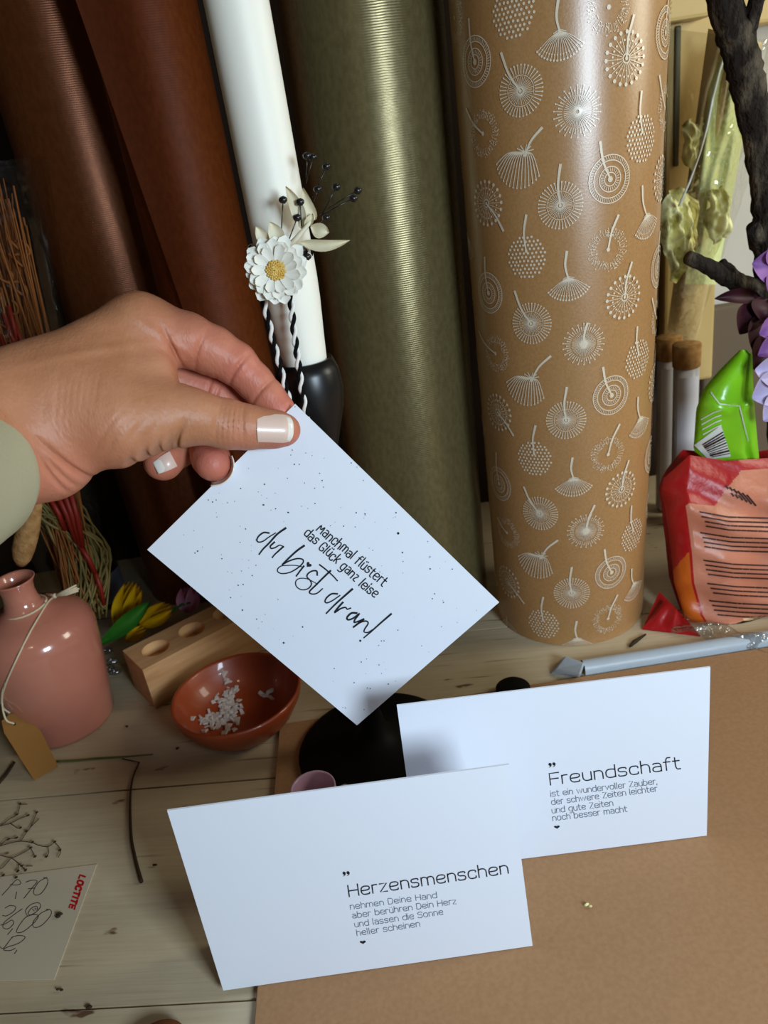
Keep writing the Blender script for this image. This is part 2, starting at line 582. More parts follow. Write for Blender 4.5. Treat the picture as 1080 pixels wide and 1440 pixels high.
# ------------------------------------------------------------------ single-stroke letters (x-height 10)
G = {
    'a': (9, [('c', [(0.5, 9), (1.2, 10), (9, 10), (9, 0)]), ('c', [(9, 5.8), (0, 5.8), (0, 0), (9, 0), (9, 3)])]),
    'b': (10, [('l', [(0, 15), (0, 0)]), ('c', [(0, 6), (0, 10), (10, 10), (10, 0), (0, 0), (0, 4)])]),
    'c': (9, [('c', [(9, 7.5), (9, 10), (0, 10), (0, 0), (9, 0), (9, 2.5)])]),
    'd': (10, [('l', [(10, 15), (10, 0)]), ('c', [(10, 6), (10, 10), (0, 10), (0, 0), (10, 0), (10, 4)])]),
    'e': (10, [('c', [(0.2, 5), (10, 5), (10, 10), (0, 10), (0, 0), (9.6, 0), (9.6, 1.8)])]),
    'f': (6.5, [('c', [(2, 0), (2, 15), (7, 15)]), ('l', [(-0.6, 10), (6.5, 10)])]),
    'g': (10, [('c', [(10, 6), (10, 10), (0, 10), (0, 0), (10, 0), (10, 4)]), ('c', [(10, 10), (10, -4.5), (1, -4.5)])]),
    'h': (9, [('l', [(0, 15), (0, 0)]), ('c', [(0, 5), (0, 10), (9, 10), (9, 0)])]),
    'i': (0.5, [('l', [(0, 10), (0, 0)]), ('l', [(0, 13.4), (0, 14.4)])]),
    'k': (8, [('l', [(0, 15), (0, 0)]), ('l', [(8, 10), (0, 3.5)]), ('l', [(2.5, 5.5), (8, 0)])]),
    'l': (1.2, [('c', [(0, 15), (0, 0), (1.5, 0)])]),
    'm': (15, [('l', [(0, 10), (0, 0)]), ('c', [(0, 5), (0, 10), (7.5, 10), (7.5, 0)]), ('c', [(7.5, 5), (7.5, 10), (15, 10), (15, 0)])]),
    'n': (9, [('l', [(0, 10), (0, 0)]), ('c', [(0, 5), (0, 10), (9, 10), (9, 0)])]),
    'o': (10, [('c', [(5, 10), (0, 10), (0, 0), (10, 0), (10, 10), (5, 10)])]),
    'r': (5.5, [('l', [(0, 10), (0, 0)]), ('c', [(0, 5), (0, 10), (5.8, 10)])]),
    's': (8.6, [('c', [(8.3, 8.2), (8.3, 10), (0, 10), (0, 5.2), (8.6, 5.2), (8.6, 0), (0, 0), (0, 1.8)])]),
    't': (6.5, [('c', [(2, 14), (2, 0), (7, 0)]), ('l', [(-0.6, 10), (6.5, 10)])]),
    'u': (9, [('c', [(0, 10), (0, 0), (9, 0), (9, 5)]), ('l', [(9, 10), (9, 0)])]),
    'v': (9, [('l', [(0, 10), (4.5, 0), (9, 10)])]),
    'w': (15, [('l', [(0, 10), (4, 0), (7.5, 9.5), (11, 0), (15, 10)])]),
    'z': (8.6, [('l', [(0, 10), (8.6, 10), (0, 0), (8.6, 0)])]),
    'D': (11, [('c', [(0, 7), (0, 14), (0, 14), (11, 14), (11, 0), (0, 0), (0, 0), (0, 7)])]),
    'F': (9.5, [('l', [(0, 0), (0, 14), (10, 14)]), ('l', [(0, 7.2), (9, 7.2)])]),
    'G': (11, [('c', [(11, 11), (10, 14), (0, 14), (0, 0), (11, 0), (11, 6), (6, 6)])]),
    'H': (11.5, [('l', [(0, 14), (0, 0)]), ('l', [(11.5, 14), (11.5, 0)]), ('l', [(0, 7), (11.5, 7)])]),
    'M': (13, [('l', [(0, 0), (1, 14), (6.5, 3), (12, 14), (13, 0)])]),
    'S': (10.5, [('c', [(10, 11.5), (10, 14), (0, 14), (0, 7.2), (10.5, 7.2), (10.5, 0), (0, 0), (0, 2.5)])]),
    'Z': (10.5, [('l', [(0, 14), (10.5, 14), (0, 0), (10.5, 0)])]),
    ',': (1.5, [('l', [(0.8, 0.8), (0, -2.5)])]),
    ' ': (4.5, []),
}
G['ü'] = (9, G['u'][1] + [('l', [(2.4, 13.2), (2.4, 14)]), ('l', [(6.8, 13.2), (6.8, 14)])])
# block capitals for the red print
GB = {
    'L': (8, [('l', [(0, 14), (0, 0), (8, 0)])]), 'O': (10, [('c', [(5, 14), (0, 14), (0, 0), (10, 0), (10, 14), (5, 14)])]),
    'C': (9, [('c', [(9, 11), (9, 14), (0, 14), (0, 0), (9, 0), (9, 3)])]), 'T': (10, [('l', [(0, 14), (10, 14)]), ('l', [(5, 14), (5, 0)])]),
    'I': (1, [('l', [(0.5, 14), (0.5, 0)])]), 'E': (8, [('l', [(8, 14), (0, 14), (0, 0), (8, 0)]), ('l', [(0, 7), (7, 7)])]),
}


def write(mb, text, p0, p1, xh, P, w, mi=0, gap=3.4, font=G, hand=0, lean=0.0):
    """text from baseline pixel p0 to p1; xh = x-height in pixels; w = stroke half width"""
    adv = [font[c][0] + gap for c in text]
    tot = sum(adv) - gap
    d = np.array(p1, float) - np.array(p0, float)
    sx = np.hypot(*d) / tot
    e = d / np.hypot(*d)
    u = np.array((e[1], -e[0]))
    u = u + e * lean
    sy = xh / 10
    x = 0
    for c, a in zip(text, adv):
        jy = random.uniform(-1, 1) * hand
        for kind, pts in font[c][1]:
            q = pts
            if hand:
                q = [(px + random.uniform(-.5, .5) * hand, py + random.uniform(-.6, .6) * hand) for px, py in pts]
            q = chaikin(q, 2) if kind == 'c' else (chaikin(q, 2) if hand else [np.array(t, float) for t in q])
            pp = [np.array(p0) + e * ((x + t[0]) * sx) + u * ((t[1] + jy) * sy) for t in q]
            ribbon(mb, pp, w, P, mi)
        x += a


def heart(mb, c, s, P, mi=0, rot=0.0, ys=1.0):
    pts = []
    for i in range(20):
        t = 2 * pi * i / 20
        x = 16 * sin(t) ** 3 / 17
        y = -(13 * cos(t) - 5 * cos(2 * t) - 2 * cos(3 * t) - cos(4 * t)) / 17 * ys
        pts.append(P(c[0] + s * (x * cos(rot) - y * sin(rot)), c[1] + s * (x * sin(rot) + y * cos(rot))))
    mb.add(pts, [tuple(range(20))], mi, False)


def quotes(mb, c, s, P, mi=0):
    for dx in (0, s * 1.25):
        x, y = c[0] + dx, c[1] - dx * 0.13
        disc(mb, (x, y), s * 0.5, P, 9, mi)
        ribbon(mb, smoothline([(x + s * .3, y), (x + s * .25, y + s * .55), (x - s * .3, y + s * 1.0)]), list(np.linspace(s * .22, s * .05, 13)), P, mi)


# ================================================================== SETTING
# floor, walls, trims
mb = MB()
mb.box((-1.6, -1.3, -0.80), (1.6, 0.86, -0.78))
struct(mb.build('floor', m_floor, None, (0, 0, -0.78)))
mb = MB()
mb.box((-1.6, 0.76, -0.78), (1.6, 0.80, 1.5))
struct(mb.build('wall_back', m_wall, None, (0, 0.76, -0.78)))


# cream painted upright and rail of the frame on the back wall
def upright(name, xa, xb, y0, y1, z0, z1, m):
    mb = MB()
    mb.box((xa, y0, z0), (xb, y1, z1))
    o = mb.build(name, m, None, ((xa + xb) / 2, y0, z0), bevel=0.003)
    return struct(o)


xa = aty(957, 200, 0.73).x
xb = aty(1012, 200, 0.73).x
upright('trim_1', aty(934, 200, 0.73).x, xb, 0.725, 0.76, 0.10, 1.2, m_frame)
upright('trim_2', aty(949, 200, .72).x, aty(957, 200, .72).x, 0.7215, 0.7245, 0.30, aty(952, 38, 0.735).z, m_groove)
zr = aty(1075, 25, 0.73).z
upright('trim_3', xb, xb + 0.5, 0.728, 0.76, zr - 0.004, zr + 0.06, m_frame)
upright('trim_4', xa - 0.03, xa + 0.012, 0.700, 0.7245, aty(950, 36, 0.735).z, aty(950, 36, 0.735).z + 0.06, m_frame)

zt_ = aty(1010, 432, 0.745).z
upright('lower_wall_panel', xb, 1.5, 0.745, 0.76, -0.02, zt_, m_taupe)  # darker taupe panel over the lower right of the back wall
upright('gap_shade_panel', -1.5, aty(933, 200, 0.73).x, 0.735, 0.76, -0.02, 1.4, m_gap_shade)  # added dark sheet, its colour stands in for shade between the rolls

# workbench: planks with dark gaps between them, legs
bench = thing('workbench', 'white painted plank workbench carrying everything in the picture', 'table', (0, 0.3, -0.78))
mb = MB()
th = radians(-6)
ex, ey = Vector((cos(th), sin(th), 0)), Vector((-sin(th), cos(th), 0))
cr = gp(190, 1110)
base = cr.dot(ey)
for k in range(-3, 4):
    a0, a1 = base + k * 0.142 + 0.0007, base + (k + 1) * 0.142 - 0.0007
    c8 = []
    for z in (-0.03, 0.0):
        for (s_, a) in ((-0.75, a0), (0.75, a0), (0.75, a1), (-0.75, a1)):
            p = ex * s_ + ey * a
            c8.append((p.x, p.y, z))
    mb.hexa(c8)
mb.build('bench_top', m_planks, bench)
for sx_ in (-0.66, 0.66):
    for sy_ in (0.08, 0.62):
        mb = MB()
        mb.box((sx_ - 0.03, sy_ - 0.03, -0.78), (sx_ + 0.03, sy_ + 0.03, -0.031))
        mb.build('leg', m_planks, bench)

# cardboard sheet
mb = MB()
pa, pb, pc = gp(395, 1011, 0.003), gp(355, 1440, 0.003), gp(1080, 917, 0.003)
xl, yt = (pa.x + pb.x) / 2, (pa.y + pc.y) / 2
mb.box((xl, 0.03, 0.0002), (0.62, yt, 0.003))
tag(mb.build('cardboard_sheet', m_cardboard, None, (0.2, 0.2, 0), bevel=0.0006), 'flat brown cardboard sheet lying under the two standing cards', 'cardboard')

# edge strip with a chipped end on the right
st = thing('edging_strip', 'grey white edging strip with chipped left end lying below the patterned roll', 'strip', gp(950, 932))
y0 = gp(822, 952).y
xs = gp(822, 948).x
mb = MB()


def strip_fn(u, v):
    q = pi * v
    return Vector((xs + u * 0.36, y0 + 0.006 - 0.006 * cos(q), 0.0002 + 0.0085 * sin(q) ** 0.6))


mb.grid(strip_fn, 30, 11)
mb.build('strip', m_strip, st)
mb = MB()
c = [gp(772, 948), gp(815, 954), gp(823, 935), gp(793, 924)]
h = [gp(780, 942, .004), gp(816, 949, .009), gp(822, 932, .010), gp(795, 922, .009)]
mb.hexa(c + h)
mb.build('chipped_end', m_strip, st, bevel=0.0012)


# ================================================================== WRAPPING PAPER ROLLS
def roll_mesh(fn_axis, rad, z1, mats, name, parent=None, org=None, turns=2.6, start=0.0, gap=0.0012, flap=None, nz=26, mb=None):
    """a rolled sheet: spiral extruded along z. flap(theta_extra, z) lets the loose end stand off"""
    mb = mb or MB()
    n = int(turns * 150)

    def fn(u, v):
        z = z1 * v
        t = u * turns * 2 * pi
        r = rad(z) - gap * t / (2 * pi)
        c = fn_axis(z)
        return Vector((c[0] + r * cos(start + t), c[1] + r * sin(start + t), z + 0.0003))
    mb.grid(fn, n, nz)
    if flap:
        def ff(u, v):
            z = z1 * v
            c = fn_axis(z)
            r = rad(z)
            a = Vector((c[0] + r * cos(start), c[1] + r * sin(start), z + 0.0003))
            d = Vector((sin(start), -cos(start), 0))
            return a + d * flap(z) * u + Vector((cos(start), sin(start), 0)) * (flap(z) * u) ** 2 * 3
        mb.grid(ff, 8, nz)
    return mb


# patterned kraft roll
RX, RY, RLX, RLY, RR0, RR1 = 0.136, 0.5216, 0.0225, -0.0065, 0.0572, 0.0128
ax_d = lambda z: (RX + RLX * z, RY + RLY * z)
rd_d = lambda z: RR0 + RR1 * z


def hit_roll(px, py):
    r = ray(px, py)
    t = 0.30
    while t < 0.9:
        p = CAM + r * t
        c = ax_d(p.z)
        if (p.x - c[0]) ** 2 + (p.y - c[1]) ** 2 < rd_d(p.z) ** 2:
            return atan2(p.y - c[1], p.x - c[0]), p.z
        t += 0.0004
    return None


def on_roll(th_, z, off=0.00006):
    c = ax_d(z)
    r = rd_d(z) + off
    return Vector((c[0] + r * cos(th_), c[1] + r * sin(th_), z))


motifs = [  # type, centre px, stem end px
    ('C', 721, 16, 0), ('D', 788, 65, (785, 0)), ('E', 639, 25, 0), ('E', 856, 10, 0), ('A', 668, 87, (660, 27)), ('B', 732, 128, (705, 75)),
    ('G', 881, 82, (891, 22)), ('A', 936, 46, (940, 0)), ('H', 812, 157, 0), ('E', 935, 152, (927, 107)), ('C', 903, 195, (902, 129)),
    ('E', 679, 188, (656, 153)), ('F', 730, 233, (762, 180)), ('C', 648, 235, 0), ('A', 858, 252, (844, 200)), ('B', 788, 289, (788, 232)),
    ('G', 930, 251, 0), ('G', 684, 286, (708, 324)), ('D', 911, 318, (903, 262)), ('C', 740, 362, (740, 303)), ('E', 855, 351, (869, 303)),
    ('D', 660, 350, 0), ('A', 925, 375, (928, 326)), ('A', 687, 412, (682, 362)), ('D', 800, 407, (797, 354)), ('G', 878, 418, (888, 369)),
    ('B', 747, 455, (724, 410)), ('E', 923, 447, (917, 420)), ('E', 697, 497, (674, 466)), ('H', 821, 484, (826, 455)), ('C', 898, 505, (896, 460)),
    ('F', 740, 545, (774, 501)), ('A', 860, 556, (848, 517)), ('G', 919, 538, 0), ('B', 796, 591, (797, 545)), ('G', 700, 580, (722, 612)),
    ('D', 901, 600, (897, 559)), ('C', 751, 645, (753, 599)), ('E', 855, 639, (871, 597)), ('A', 914, 639, 0), ('A', 702, 680, (698, 637)),
    ('D', 807, 685, (805, 644)), ('G', 874, 688, (884, 648)), ('E', 912, 706, 0), ('B', 759, 722, (737, 685)), ('E', 713, 749, (700, 728)),
    ('H', 824, 747, (836, 711)), ('C', 890, 752, (888, 712)), ('F', 754, 792, (784, 760)), ('G', 909, 775, 0), ('G', 714, 818, (737, 848)),
    ('A', 860, 805, (850, 773)), ('B', 804, 834, (804, 798)), ('D', 892, 830, (888, 800)), ('C', 764, 877, (764, 840)), ('E', 855, 870, (868, 837)),
    ('A', 716, 893, (713, 868)), ('D', 812, 908, (811, 874)),
]


def motif_strokes(kind):
    S, D = [], []          # strokes: (points, half width); dots: (x, y, r) in units of the head radius
    circ = lambda r, n=30: [(r * cos(2 * pi * i / n), r * sin(2 * pi * i / n)) for i in range(n + 1)]
    ra = lambda a, r: (r * cos(a), r * sin(a))
    if kind == 'A':
        for r in (1.0, 0.78, 0.52, 0.28, 0.1):
            S.append((circ(r), 0.035))
        for r in (0.89, 0.4):
            n = int(60 * r)
            for i in range(n):
                a = 2 * pi * i / n
                S.append(([ra(a, r - .06), ra(a + .04, r + .06)], 0.022))
    elif kind == 'B':
        for i in range(38):
            a = 2 * pi * i / 38
            S.append(([ra(a, .66), ra(a, .97)], 0.03))
            D.append((*ra(a, .98), .042))
            S.append(([ra(a, .14), ra(a, .52 + .05 * (i % 2))], 0.018))
        S += [(circ(.6), .022), (circ(.12, 12), .03)]
    elif kind == 'C':
        k = 0
        for j in range(-5, 6):
            for i in range(-5, 6):
                x, y = (i + (j % 2) * .5) * .2, j * .178
                if x * x + y * y < 1.0:
                    D.append((x + random.uniform(-.02, .02), y + random.uniform(-.02, .02), .062))
    elif kind == 'D':
        for i in range(17):
            a = radians(-148 + i * 7.2)
            e = (1.12 * cos(a), .5 + 1.0 * sin(a))
            S.append((smoothline([(0, .55), (e[0] * .45, lerp(.55, e[1], .35)), e], 4), .022))
            D.append((*e, .05))
            D.append((e[0] * .85, lerp(.55, e[1], .8), .035))
        S.append(([(-.25, .5), (0, .6), (.25, .5)], .03))
    elif kind == 'E':
        for i in range(150):
            a, r = random.uniform(0, 2 * pi), sqrt(random.uniform(.3, 1))
            D.append((*ra(a, r), .026))
        for i in range(36):
            a = 2 * pi * i / 36
            S.append(([ra(a, .62), ra(a, .92)], .012))
        D.append((0, 0, .1))
    elif kind == 'F':
        for i in range(15):
            a = radians(-168 + i * 9.4)
            x, y = 1.2 * cos(a), .35 + 1.25 * sin(a)
            S.append((smoothline([(.25, .55), (.1 + x * .55, .5 + y * .22), (x, y)], 5), .034))
            D.append((x, y - .04, .045))
        for a in (20, 50, 80, 120, 150):
            S.append(([(.25, .55), (.25 + .42 * cos(radians(a)), .55 + .3 * sin(radians(a)))], .035))
    elif kind == 'G':
        for i in range(20):
            a = 2 * pi * i / 20
            S.append(([ra(a, .2), ra(a, .9)], .02))
            D.append((*ra(a, .97), .085))
            D.append((*ra(a + .16, .68), .05))
            D.append((*ra(a, .45), .035))
        S.append((circ(.17, 12), .04))
    elif kind == 'H':
        for i in range(44):
            a = 2 * pi * i / 44
            r1 = .82 + .18 * (i % 2)
            S.append(([ra(a, .08), ra(a, .58)], .018))
            S.append(([ra(a, .66), ra(a, r1)], .026))
            D.append((*ra(a, r1), .04))
    return S, D


mb = roll_mesh(ax_d, rd_d, 0.70, None, '', start=radians(120), nz=20)
RM = 0.0126
placed = []
for kind, px, py, stem in motifs:
    hcen = hit_roll(px, py)
    if hcen is None:
        continue
    t0, z0 = hcen
    sv = None
    if stem:
        hs = hit_roll(*stem)
        if hs:
            sv = ((hs[0] - t0) * rd_d(z0) / RM, (hs[1] - z0) / RM)
    placed.append((kind, t0, z0, sv))
extra = []
for kind, t0, z0, sv in placed:
    if -radians(140) < t0 < -radians(40):
        extra += [(kind, t0 + radians(115), z0, sv), (kind, t0 + radians(225), z0, sv)]
for kind, t0, z0, sv in placed + extra:
    rr = rd_d(z0)
    S, D = motif_strokes(kind)
    rotz = 0.0
    if kind in 'DF' and sv:
        rotz = atan2(sv[1], sv[0]) - pi / 2 + (0.55 if kind == 'F' else 0)
    rotz *= 0.8

    def P(x, y):
        a, b = (x * cos(rotz) - y * sin(rotz)) * RM, (x * sin(rotz) + y * cos(rotz)) * RM
        return on_roll(t0 + a / rr, max(z0 + b, 0.0006))

    def P2(x, y):
        return on_roll(t0 + x * RM / rr, max(z0 + y * RM, 0.0006), 0.0001)
    for pts, w in S:
        ribbon(mb, pts, w * .62, P, 1)
    for x, y, r in D:
        disc(mb, (x, y), r, P, 6, 1)
    if sv:
        L = sqrt(sv[0] ** 2 + sv[1] ** 2)
        s0 = 0.0 if kind in 'ABEGH' else (0.15 if kind == 'C' else 0.5 / max(L, .6))
        a, b = np.array(sv) * s0, np.array(sv)
        nrm = np.array((-b[1], b[0])) * 0.06
        ribbon(mb, smoothline([a, (a + b) / 2 + nrm, b]), list(np.linspace(.04, .06, 13)), P2, 1)
        disc(mb, a, 0.075, P2, 8, 1)
tag(mb.build('wrapping_paper_roll', [m_kraft, m_print], None, (RX, RY, 0)), 'tall kraft wrapping paper roll printed with white dandelion clocks', 'paper roll')

# olive roll
mb = roll_mesh(lambda z: (0.026 + 0.022 * z, 0.572), lambda z: 0.0525, 0.72, None, '', start=radians(100))
tag(mb.build('wrapping_paper_roll', m_olive, None, (0.028, 0.572, 0)), 'olive green ribbed wrapping paper roll right behind the white candle', 'paper roll')
# brown roll in front with its loose edge
e0, e1 = aty(100, 0, 0.5535), aty(246, 420, 0.5535)
B2 = (-0.1045, 0.600, 0.0365)


def flap2(z):
    x = lerp(e1.x, e0.x, (z - e1.z) / (e0.z - e1.z))
    return max(0.001, (B2[0] - 0.002) - x)


mb = roll_mesh(lambda z: (B2[0], B2[1]), lambda z: B2[2], 0.70, None, '', start=radians(-92), flap=flap2)
tag(mb.build('wrapping_paper_roll', m_brown, None, (B2[0], B2[1], 0)), 'copper brown wrapping paper roll whose loose edge runs down the left, next to the candle', 'paper roll')
# brown roll at the left
mb = roll_mesh(lambda z: (-0.184, 0.666), lambda z: 0.0505, 0.74, None, '', start=radians(80))
tag(mb.build('wrapping_paper_roll', m_brown_d, None, (-0.184, 0.666, 0)), 'dark brown wrapping paper roll farthest left, its sheen running above the hand', 'paper roll')


# ================================================================== CARDS
def card_panel(mb, c4, t=0.00035):
    """c4: TL, TR, BR, BL of the printed face; t: thickness behind it"""
    n = (c4[1] - c4[0]).cross(c4[0] - c4[3]).normalized()
    if n.dot(c4[0] - CAM) < 0:
        n = -n
    b = [p + n * t for p in c4]
    mb.hexa([c4[3], c4[2], b[2], b[3], c4[0], c4[1], b[1], b[0]])
    return -n


# held card
hc = [atd(415, 568, .3617), atd(702, 847, .4037), atd(502, 1020, .4223), atd(207, 773, .3808)]
_n = (hc[1] - hc[0]).cross(hc[3] - hc[0]).normalized()
hc[2] = onp(502, 1020, hc[0], _n)
card = thing('greeting_card', 'speckled white card with brush lettering, held up in the hand', 'card', sum(hc, Vector()) / 4)
sheet = MB()
hn = card_panel(sheet, hc)
PH = lambda x, y: onp(x, y, hc[0] + hn * 0.0002, hn)
mb = MB()
tr = lambda pts: [(340 + x / 4.5, 700 + y / 4.5) for x, y in pts]
script = [
    ([(172, 223), (140, 220), (110, 240), (96, 265), (105, 280), (135, 275), (170, 250), (215, 222)], 5, 3),
    ([(278, 192), (225, 230), (175, 285), (135, 325), (110, 358)], 6, 4),
    ([(207, 281), (182, 305), (186, 320), (210, 316), (240, 300), (264, 309)], 5, 3),
    ([(264, 309), (235, 335), (208, 360), (193, 379)], 5, 3.5),
    ([(395, 303), (350, 335), (300, 380), (258, 422)], 6, 4.5),
    ([(258, 422), (300, 400), (350, 385), (385, 390), (388, 410), (360, 440), (310, 470), (260, 480), (230, 470), (228, 450), (250, 432), (290, 428), (340, 428), (378, 436)], 4.5, 2.6),
    ([(393, 432), (370, 462), (345, 496)], 5, 4),
    ([(478, 490), (474, 464), (445, 464), (418, 482), (414, 502), (432, 522), (441, 548), (420, 575), (380, 582), (347, 562), (342, 530), (365, 511), (410, 512), (450, 530), (480, 548)], 4.6, 2.4),
    ([(562, 462), (520, 502), (470, 552), (430, 592), (440, 608), (475, 605), (512, 575)], 5.4, 3.2),
    ([(493, 424), (530, 452), (575, 492), (605, 525)], 4.4, 3.6),
    ([(605, 608), (570, 608), (540, 630), (527, 655), (540, 665), (575, 650), (622, 618)], 5, 3.2),
    ([(700, 578), (650, 622), (590, 676), (535, 732)], 6, 4),
    ([(640, 662), (610, 695), (588, 726), (625, 702), (656, 694), (668, 705), (690, 698)], 5.4, 3.6),
    ([(728, 730), (695, 730), (668, 755), (672, 772), (702, 764), (744, 734)], 6, 4.2),
    ([(744, 734), (718, 768), (712, 788), (732, 784), (770, 768)], 5, 4),
    ([(772, 768), (735, 797), (704, 821), (748, 790), (786, 780), (800, 795), (780, 828), (774, 848), (798, 852), (828, 835)], 5.4, 3),
    ([(946, 735), (880, 792), (820, 846), (773, 886)], 5.4, 3.6),
]
for pts, w0, w1 in script:
    q = smoothline(tr(pts), 6)
    ribbon(mb, q, [lerp(w0, w1, i / (len(q) - 1)) / 4.5 * 1.12 for i in range(len(q))], PH)
heart(mb, (340 + 424 / 4.5, 700 + 424 / 4.5), 4.3, PH, 0, 0.75)
disc(mb, (340 + 750 / 4.5, 700 + 905 / 4.5), 1.6, PH, 8)
write(mb, 'Manchmal flüstert', (444.8, 745.6), (537.5, 824.2), 9.6, PH, 0.85, gap=4.5, hand=0.9, lean=0.05)
write(mb, 'das Glück ganz leise', (426.5, 751.8), (525.5, 841.2), 9.4, PH, 0.85, gap=4.5, hand=0.9, lean=0.05)
mb.build('lettering', m_ink, card)
known = [(371, 710, 1.3), (443, 708, 1.1), (405, 720.5, 1.3), (501, 721, 1.2), (557, 721, 1.3), (560, 750, 2.3), (566, 777, 1.4), (399, 904, 1.7),
         (425.5, 881.7, 1.4), (424, 712, .7), (433, 715, .7), (414, 653, 1.2), (411, 633, 1), (409, 640, .9), (421, 653, 1), (430, 637, .8),
         (372, 681, 1.3), (370, 710, 1.3), (406, 721, 1), (278, 775, 1.4), (335, 823, 1.2), (342, 822, 1.2), (341, 858, 1.4), (360, 795, .9),
         (605, 800, 1.3), (608, 842, 1.1), (533, 935, 1), (470, 940, 1), (508, 931, 1.1), (512, 998, 1), (498, 960, 1.1), (546, 962, 1.2), (415, 572, .8),
         (494, 651, 1), (502, 657, .8), (455, 685, .9), (544, 692, .8), (299, 706, 1.2), (304, 703, 1), (320, 707, .9), (330, 705, .8), (305, 727, .8), (293, 703, 1)]
e_a, e_b = hc[1] - hc[0], hc[3] - hc[0]
for x, y, r in known:
    disc(sheet, (x, y), r * 0.8, PH, 7, 1)
for _ in range(150):
    u, v = random.uniform(.02, .98), random.uniform(.02, .98)
    if .27 < u < .80 and .32 < v < .72:
        continue
    c = hc[0] + e_a * u + e_b * v + hn * 0.0002
    r = random.choice((.00012, .00016, .0002, .00026, .00034))
    ua, va = e_a.normalized(), e_b.normalized()
    sheet.add([c + ua * r * cos(k) + va * r * sin(k) for k in np.linspace(0, 2 * pi, 6, endpoint=False)], [tuple(range(6))], 1, False)
sheet.build('card_sheet', [m_card, m_ink], card)


# two standing folded cards
def folded_card(name, label, tl, tr_, br, bl, tilt, fold_back, lines):
    pbr, pbl = gp(*br, 0.0033), gp(*bl, 0.0033)
    e = (pbr - pbl).normalized()
    bk = Vector((0, 0, 1)).cross(e)            # away from the camera
    upv = Vector((0, 0, 1)) * cos(tilt) + bk * sin(tilt)
    n = e.cross(upv).normalized()
    ptl, ptr = onp(*tl, pbl, n), onp(*tr_, pbl, n)
    print(name, 'w', (ptr - ptl).length, (pbr - pbl).length, 'h', (ptl - pbl).length, (ptr - pbr).length)
    root = thing(name, label, 'card', (pbl + pbr) / 2)
    mb = MB()
    nn = card_panel(mb, [ptl, ptr, pbr, pbl])
    mb.build('front_panel', m_card, root)
    mb = MB()
    o = -nn * 0.0004
    q = [ptl + o, ptr + o, pbr + bk * fold_back, pbl + bk * fold_back]
    q[2].z = q[3].z = 0.0036
    card_panel(mb, q)
    mb.build('back_panel', m_card, root)
    Pc = lambda x, y: onp(x, y, pbl + nn * 0.0002, n)
    mb = MB()
    lines(mb, Pc)
    mb.build('lettering', [m_ink, m_greyink], root)
    return root, Pc


def herz(mb, P):
    quotes(mb, (484, 1228), 4.4, P)
    write(mb, 'Herzensmenschen', (491.4, 1261), (715, 1228), 11.4, P, 0.80)
    write(mb, 'nehmen Deine Hand', (493.2, 1279), (614.6, 1262.5), 5.7, P, 0.42, 1)
    write(mb, 'aber berühren Dein Herz', (496.3, 1291.5), (642, 1271), 5.7, P, 0.42, 1)
    write(mb, 'und lassen die Sonne', (499.4, 1304), (623.3, 1286), 5.7, P, 0.42, 1)
    write(mb, 'heller scheinen', (502.4, 1316), (590.8, 1302.7), 5.7, P, 0.42, 1)
    heart(mb, (510.4, 1325), 4.6, P, 0, -0.12, .62)


def freu(mb, P):
    quotes(mb, (773.5, 1075), 4.4, P)
    write(mb, 'Freundschaft', (774.4, 1104), (956.6, 1081), 11.6, P, 0.78)
    write(mb, 'ist ein wundervoller Zauber,', (775, 1120.3), (924.5, 1102.5), 5.7, P, 0.42, 1)
    write(mb, 'der schwere Zeiten leichter', (776, 1132), (924.5, 1112.7), 5.7, P, 0.42, 1)
    write(mb, 'und gute Zeiten', (776.7, 1143.8), (862.4, 1133), 5.7, P, 0.42, 1)
    write(mb, 'noch besser macht', (777.8, 1154.4), (882, 1141.4), 5.7, P, 0.42, 1)
    heart(mb, (783.3, 1163), 4.4, P, 0, -0.12, .62)


folded_card('greeting_card', 'white folded card standing in front, headed Herzensmenschen', (235, 1140), (716, 1075), (749, 1330), (314, 1393), radians(6), 0.028, herz)
folded_card('greeting_card', 'white folded card standing behind at right, headed Freundschaft', (558, 992), (999, 938), (994, 1175), (590, 1226), radians(6), 0.026, freu)

# ================================================================== CANDLE + CANDLESTICK + POSY
CX, CY = -0.0278, 0.388
zc = aty(431, 515, CY - 0.012).z          # where candle meets the cup
cs = thing('candlestick', 'black candlestick with round foot holding the white candle', 'candlestick', (CX, CY, 0.003))
mb = MB()
mb.lathe([(0.0001, .0), (.049, 0), (.0515, .0012), (.0515, .003), (.049, .0045), (.03, .006), (.016, .009), (.0085, .016), (.006, .03), (.0055, .06), (.0075, .075), (.0055, .085), (.0056, zc - .062 - .003)], (CX, CY, 0.003))
mb.build('foot_and_stem', m_blackmatte, cs)
mb = MB()
zb = zc - 0.062
mb.lathe([(.0056, 0), (.0075, .006), (.009, .014), (.012, .024), (.0158, .036), (.0172, .046), (.0165, .056), (.0142, .0625), (.0128, .0625), (.0119, .058), (.0119, .03), (.0001, .03)], (CX, CY, zb))
mb.build('candle_cup', m_black, cs)

mb = MB()
mb.lathe([(.0001, 0), (.0112, 0), (.0114, .003), (.0113, .030), (.0120, .042), (.0134, .062), (.0137, .072), (.0137, .33), (.0137, .345), (.0110, .350), (.0001, .349)], (CX, CY, zb + 0.0305))
tag(mb.build('candle', m_wax, None, (CX, CY, zb + 0.0305)), 'tall white candle in the black candlestick, tied with dried flowers', 'candle')

posy = thing('dried_flower_posy', 'dried daisy posy with cream leaves tied to the white candle', 'dried flowers', aty(390, 380, 0.368))
# twine: ring round the candle and two hanging ends, black and white
mb = MB()


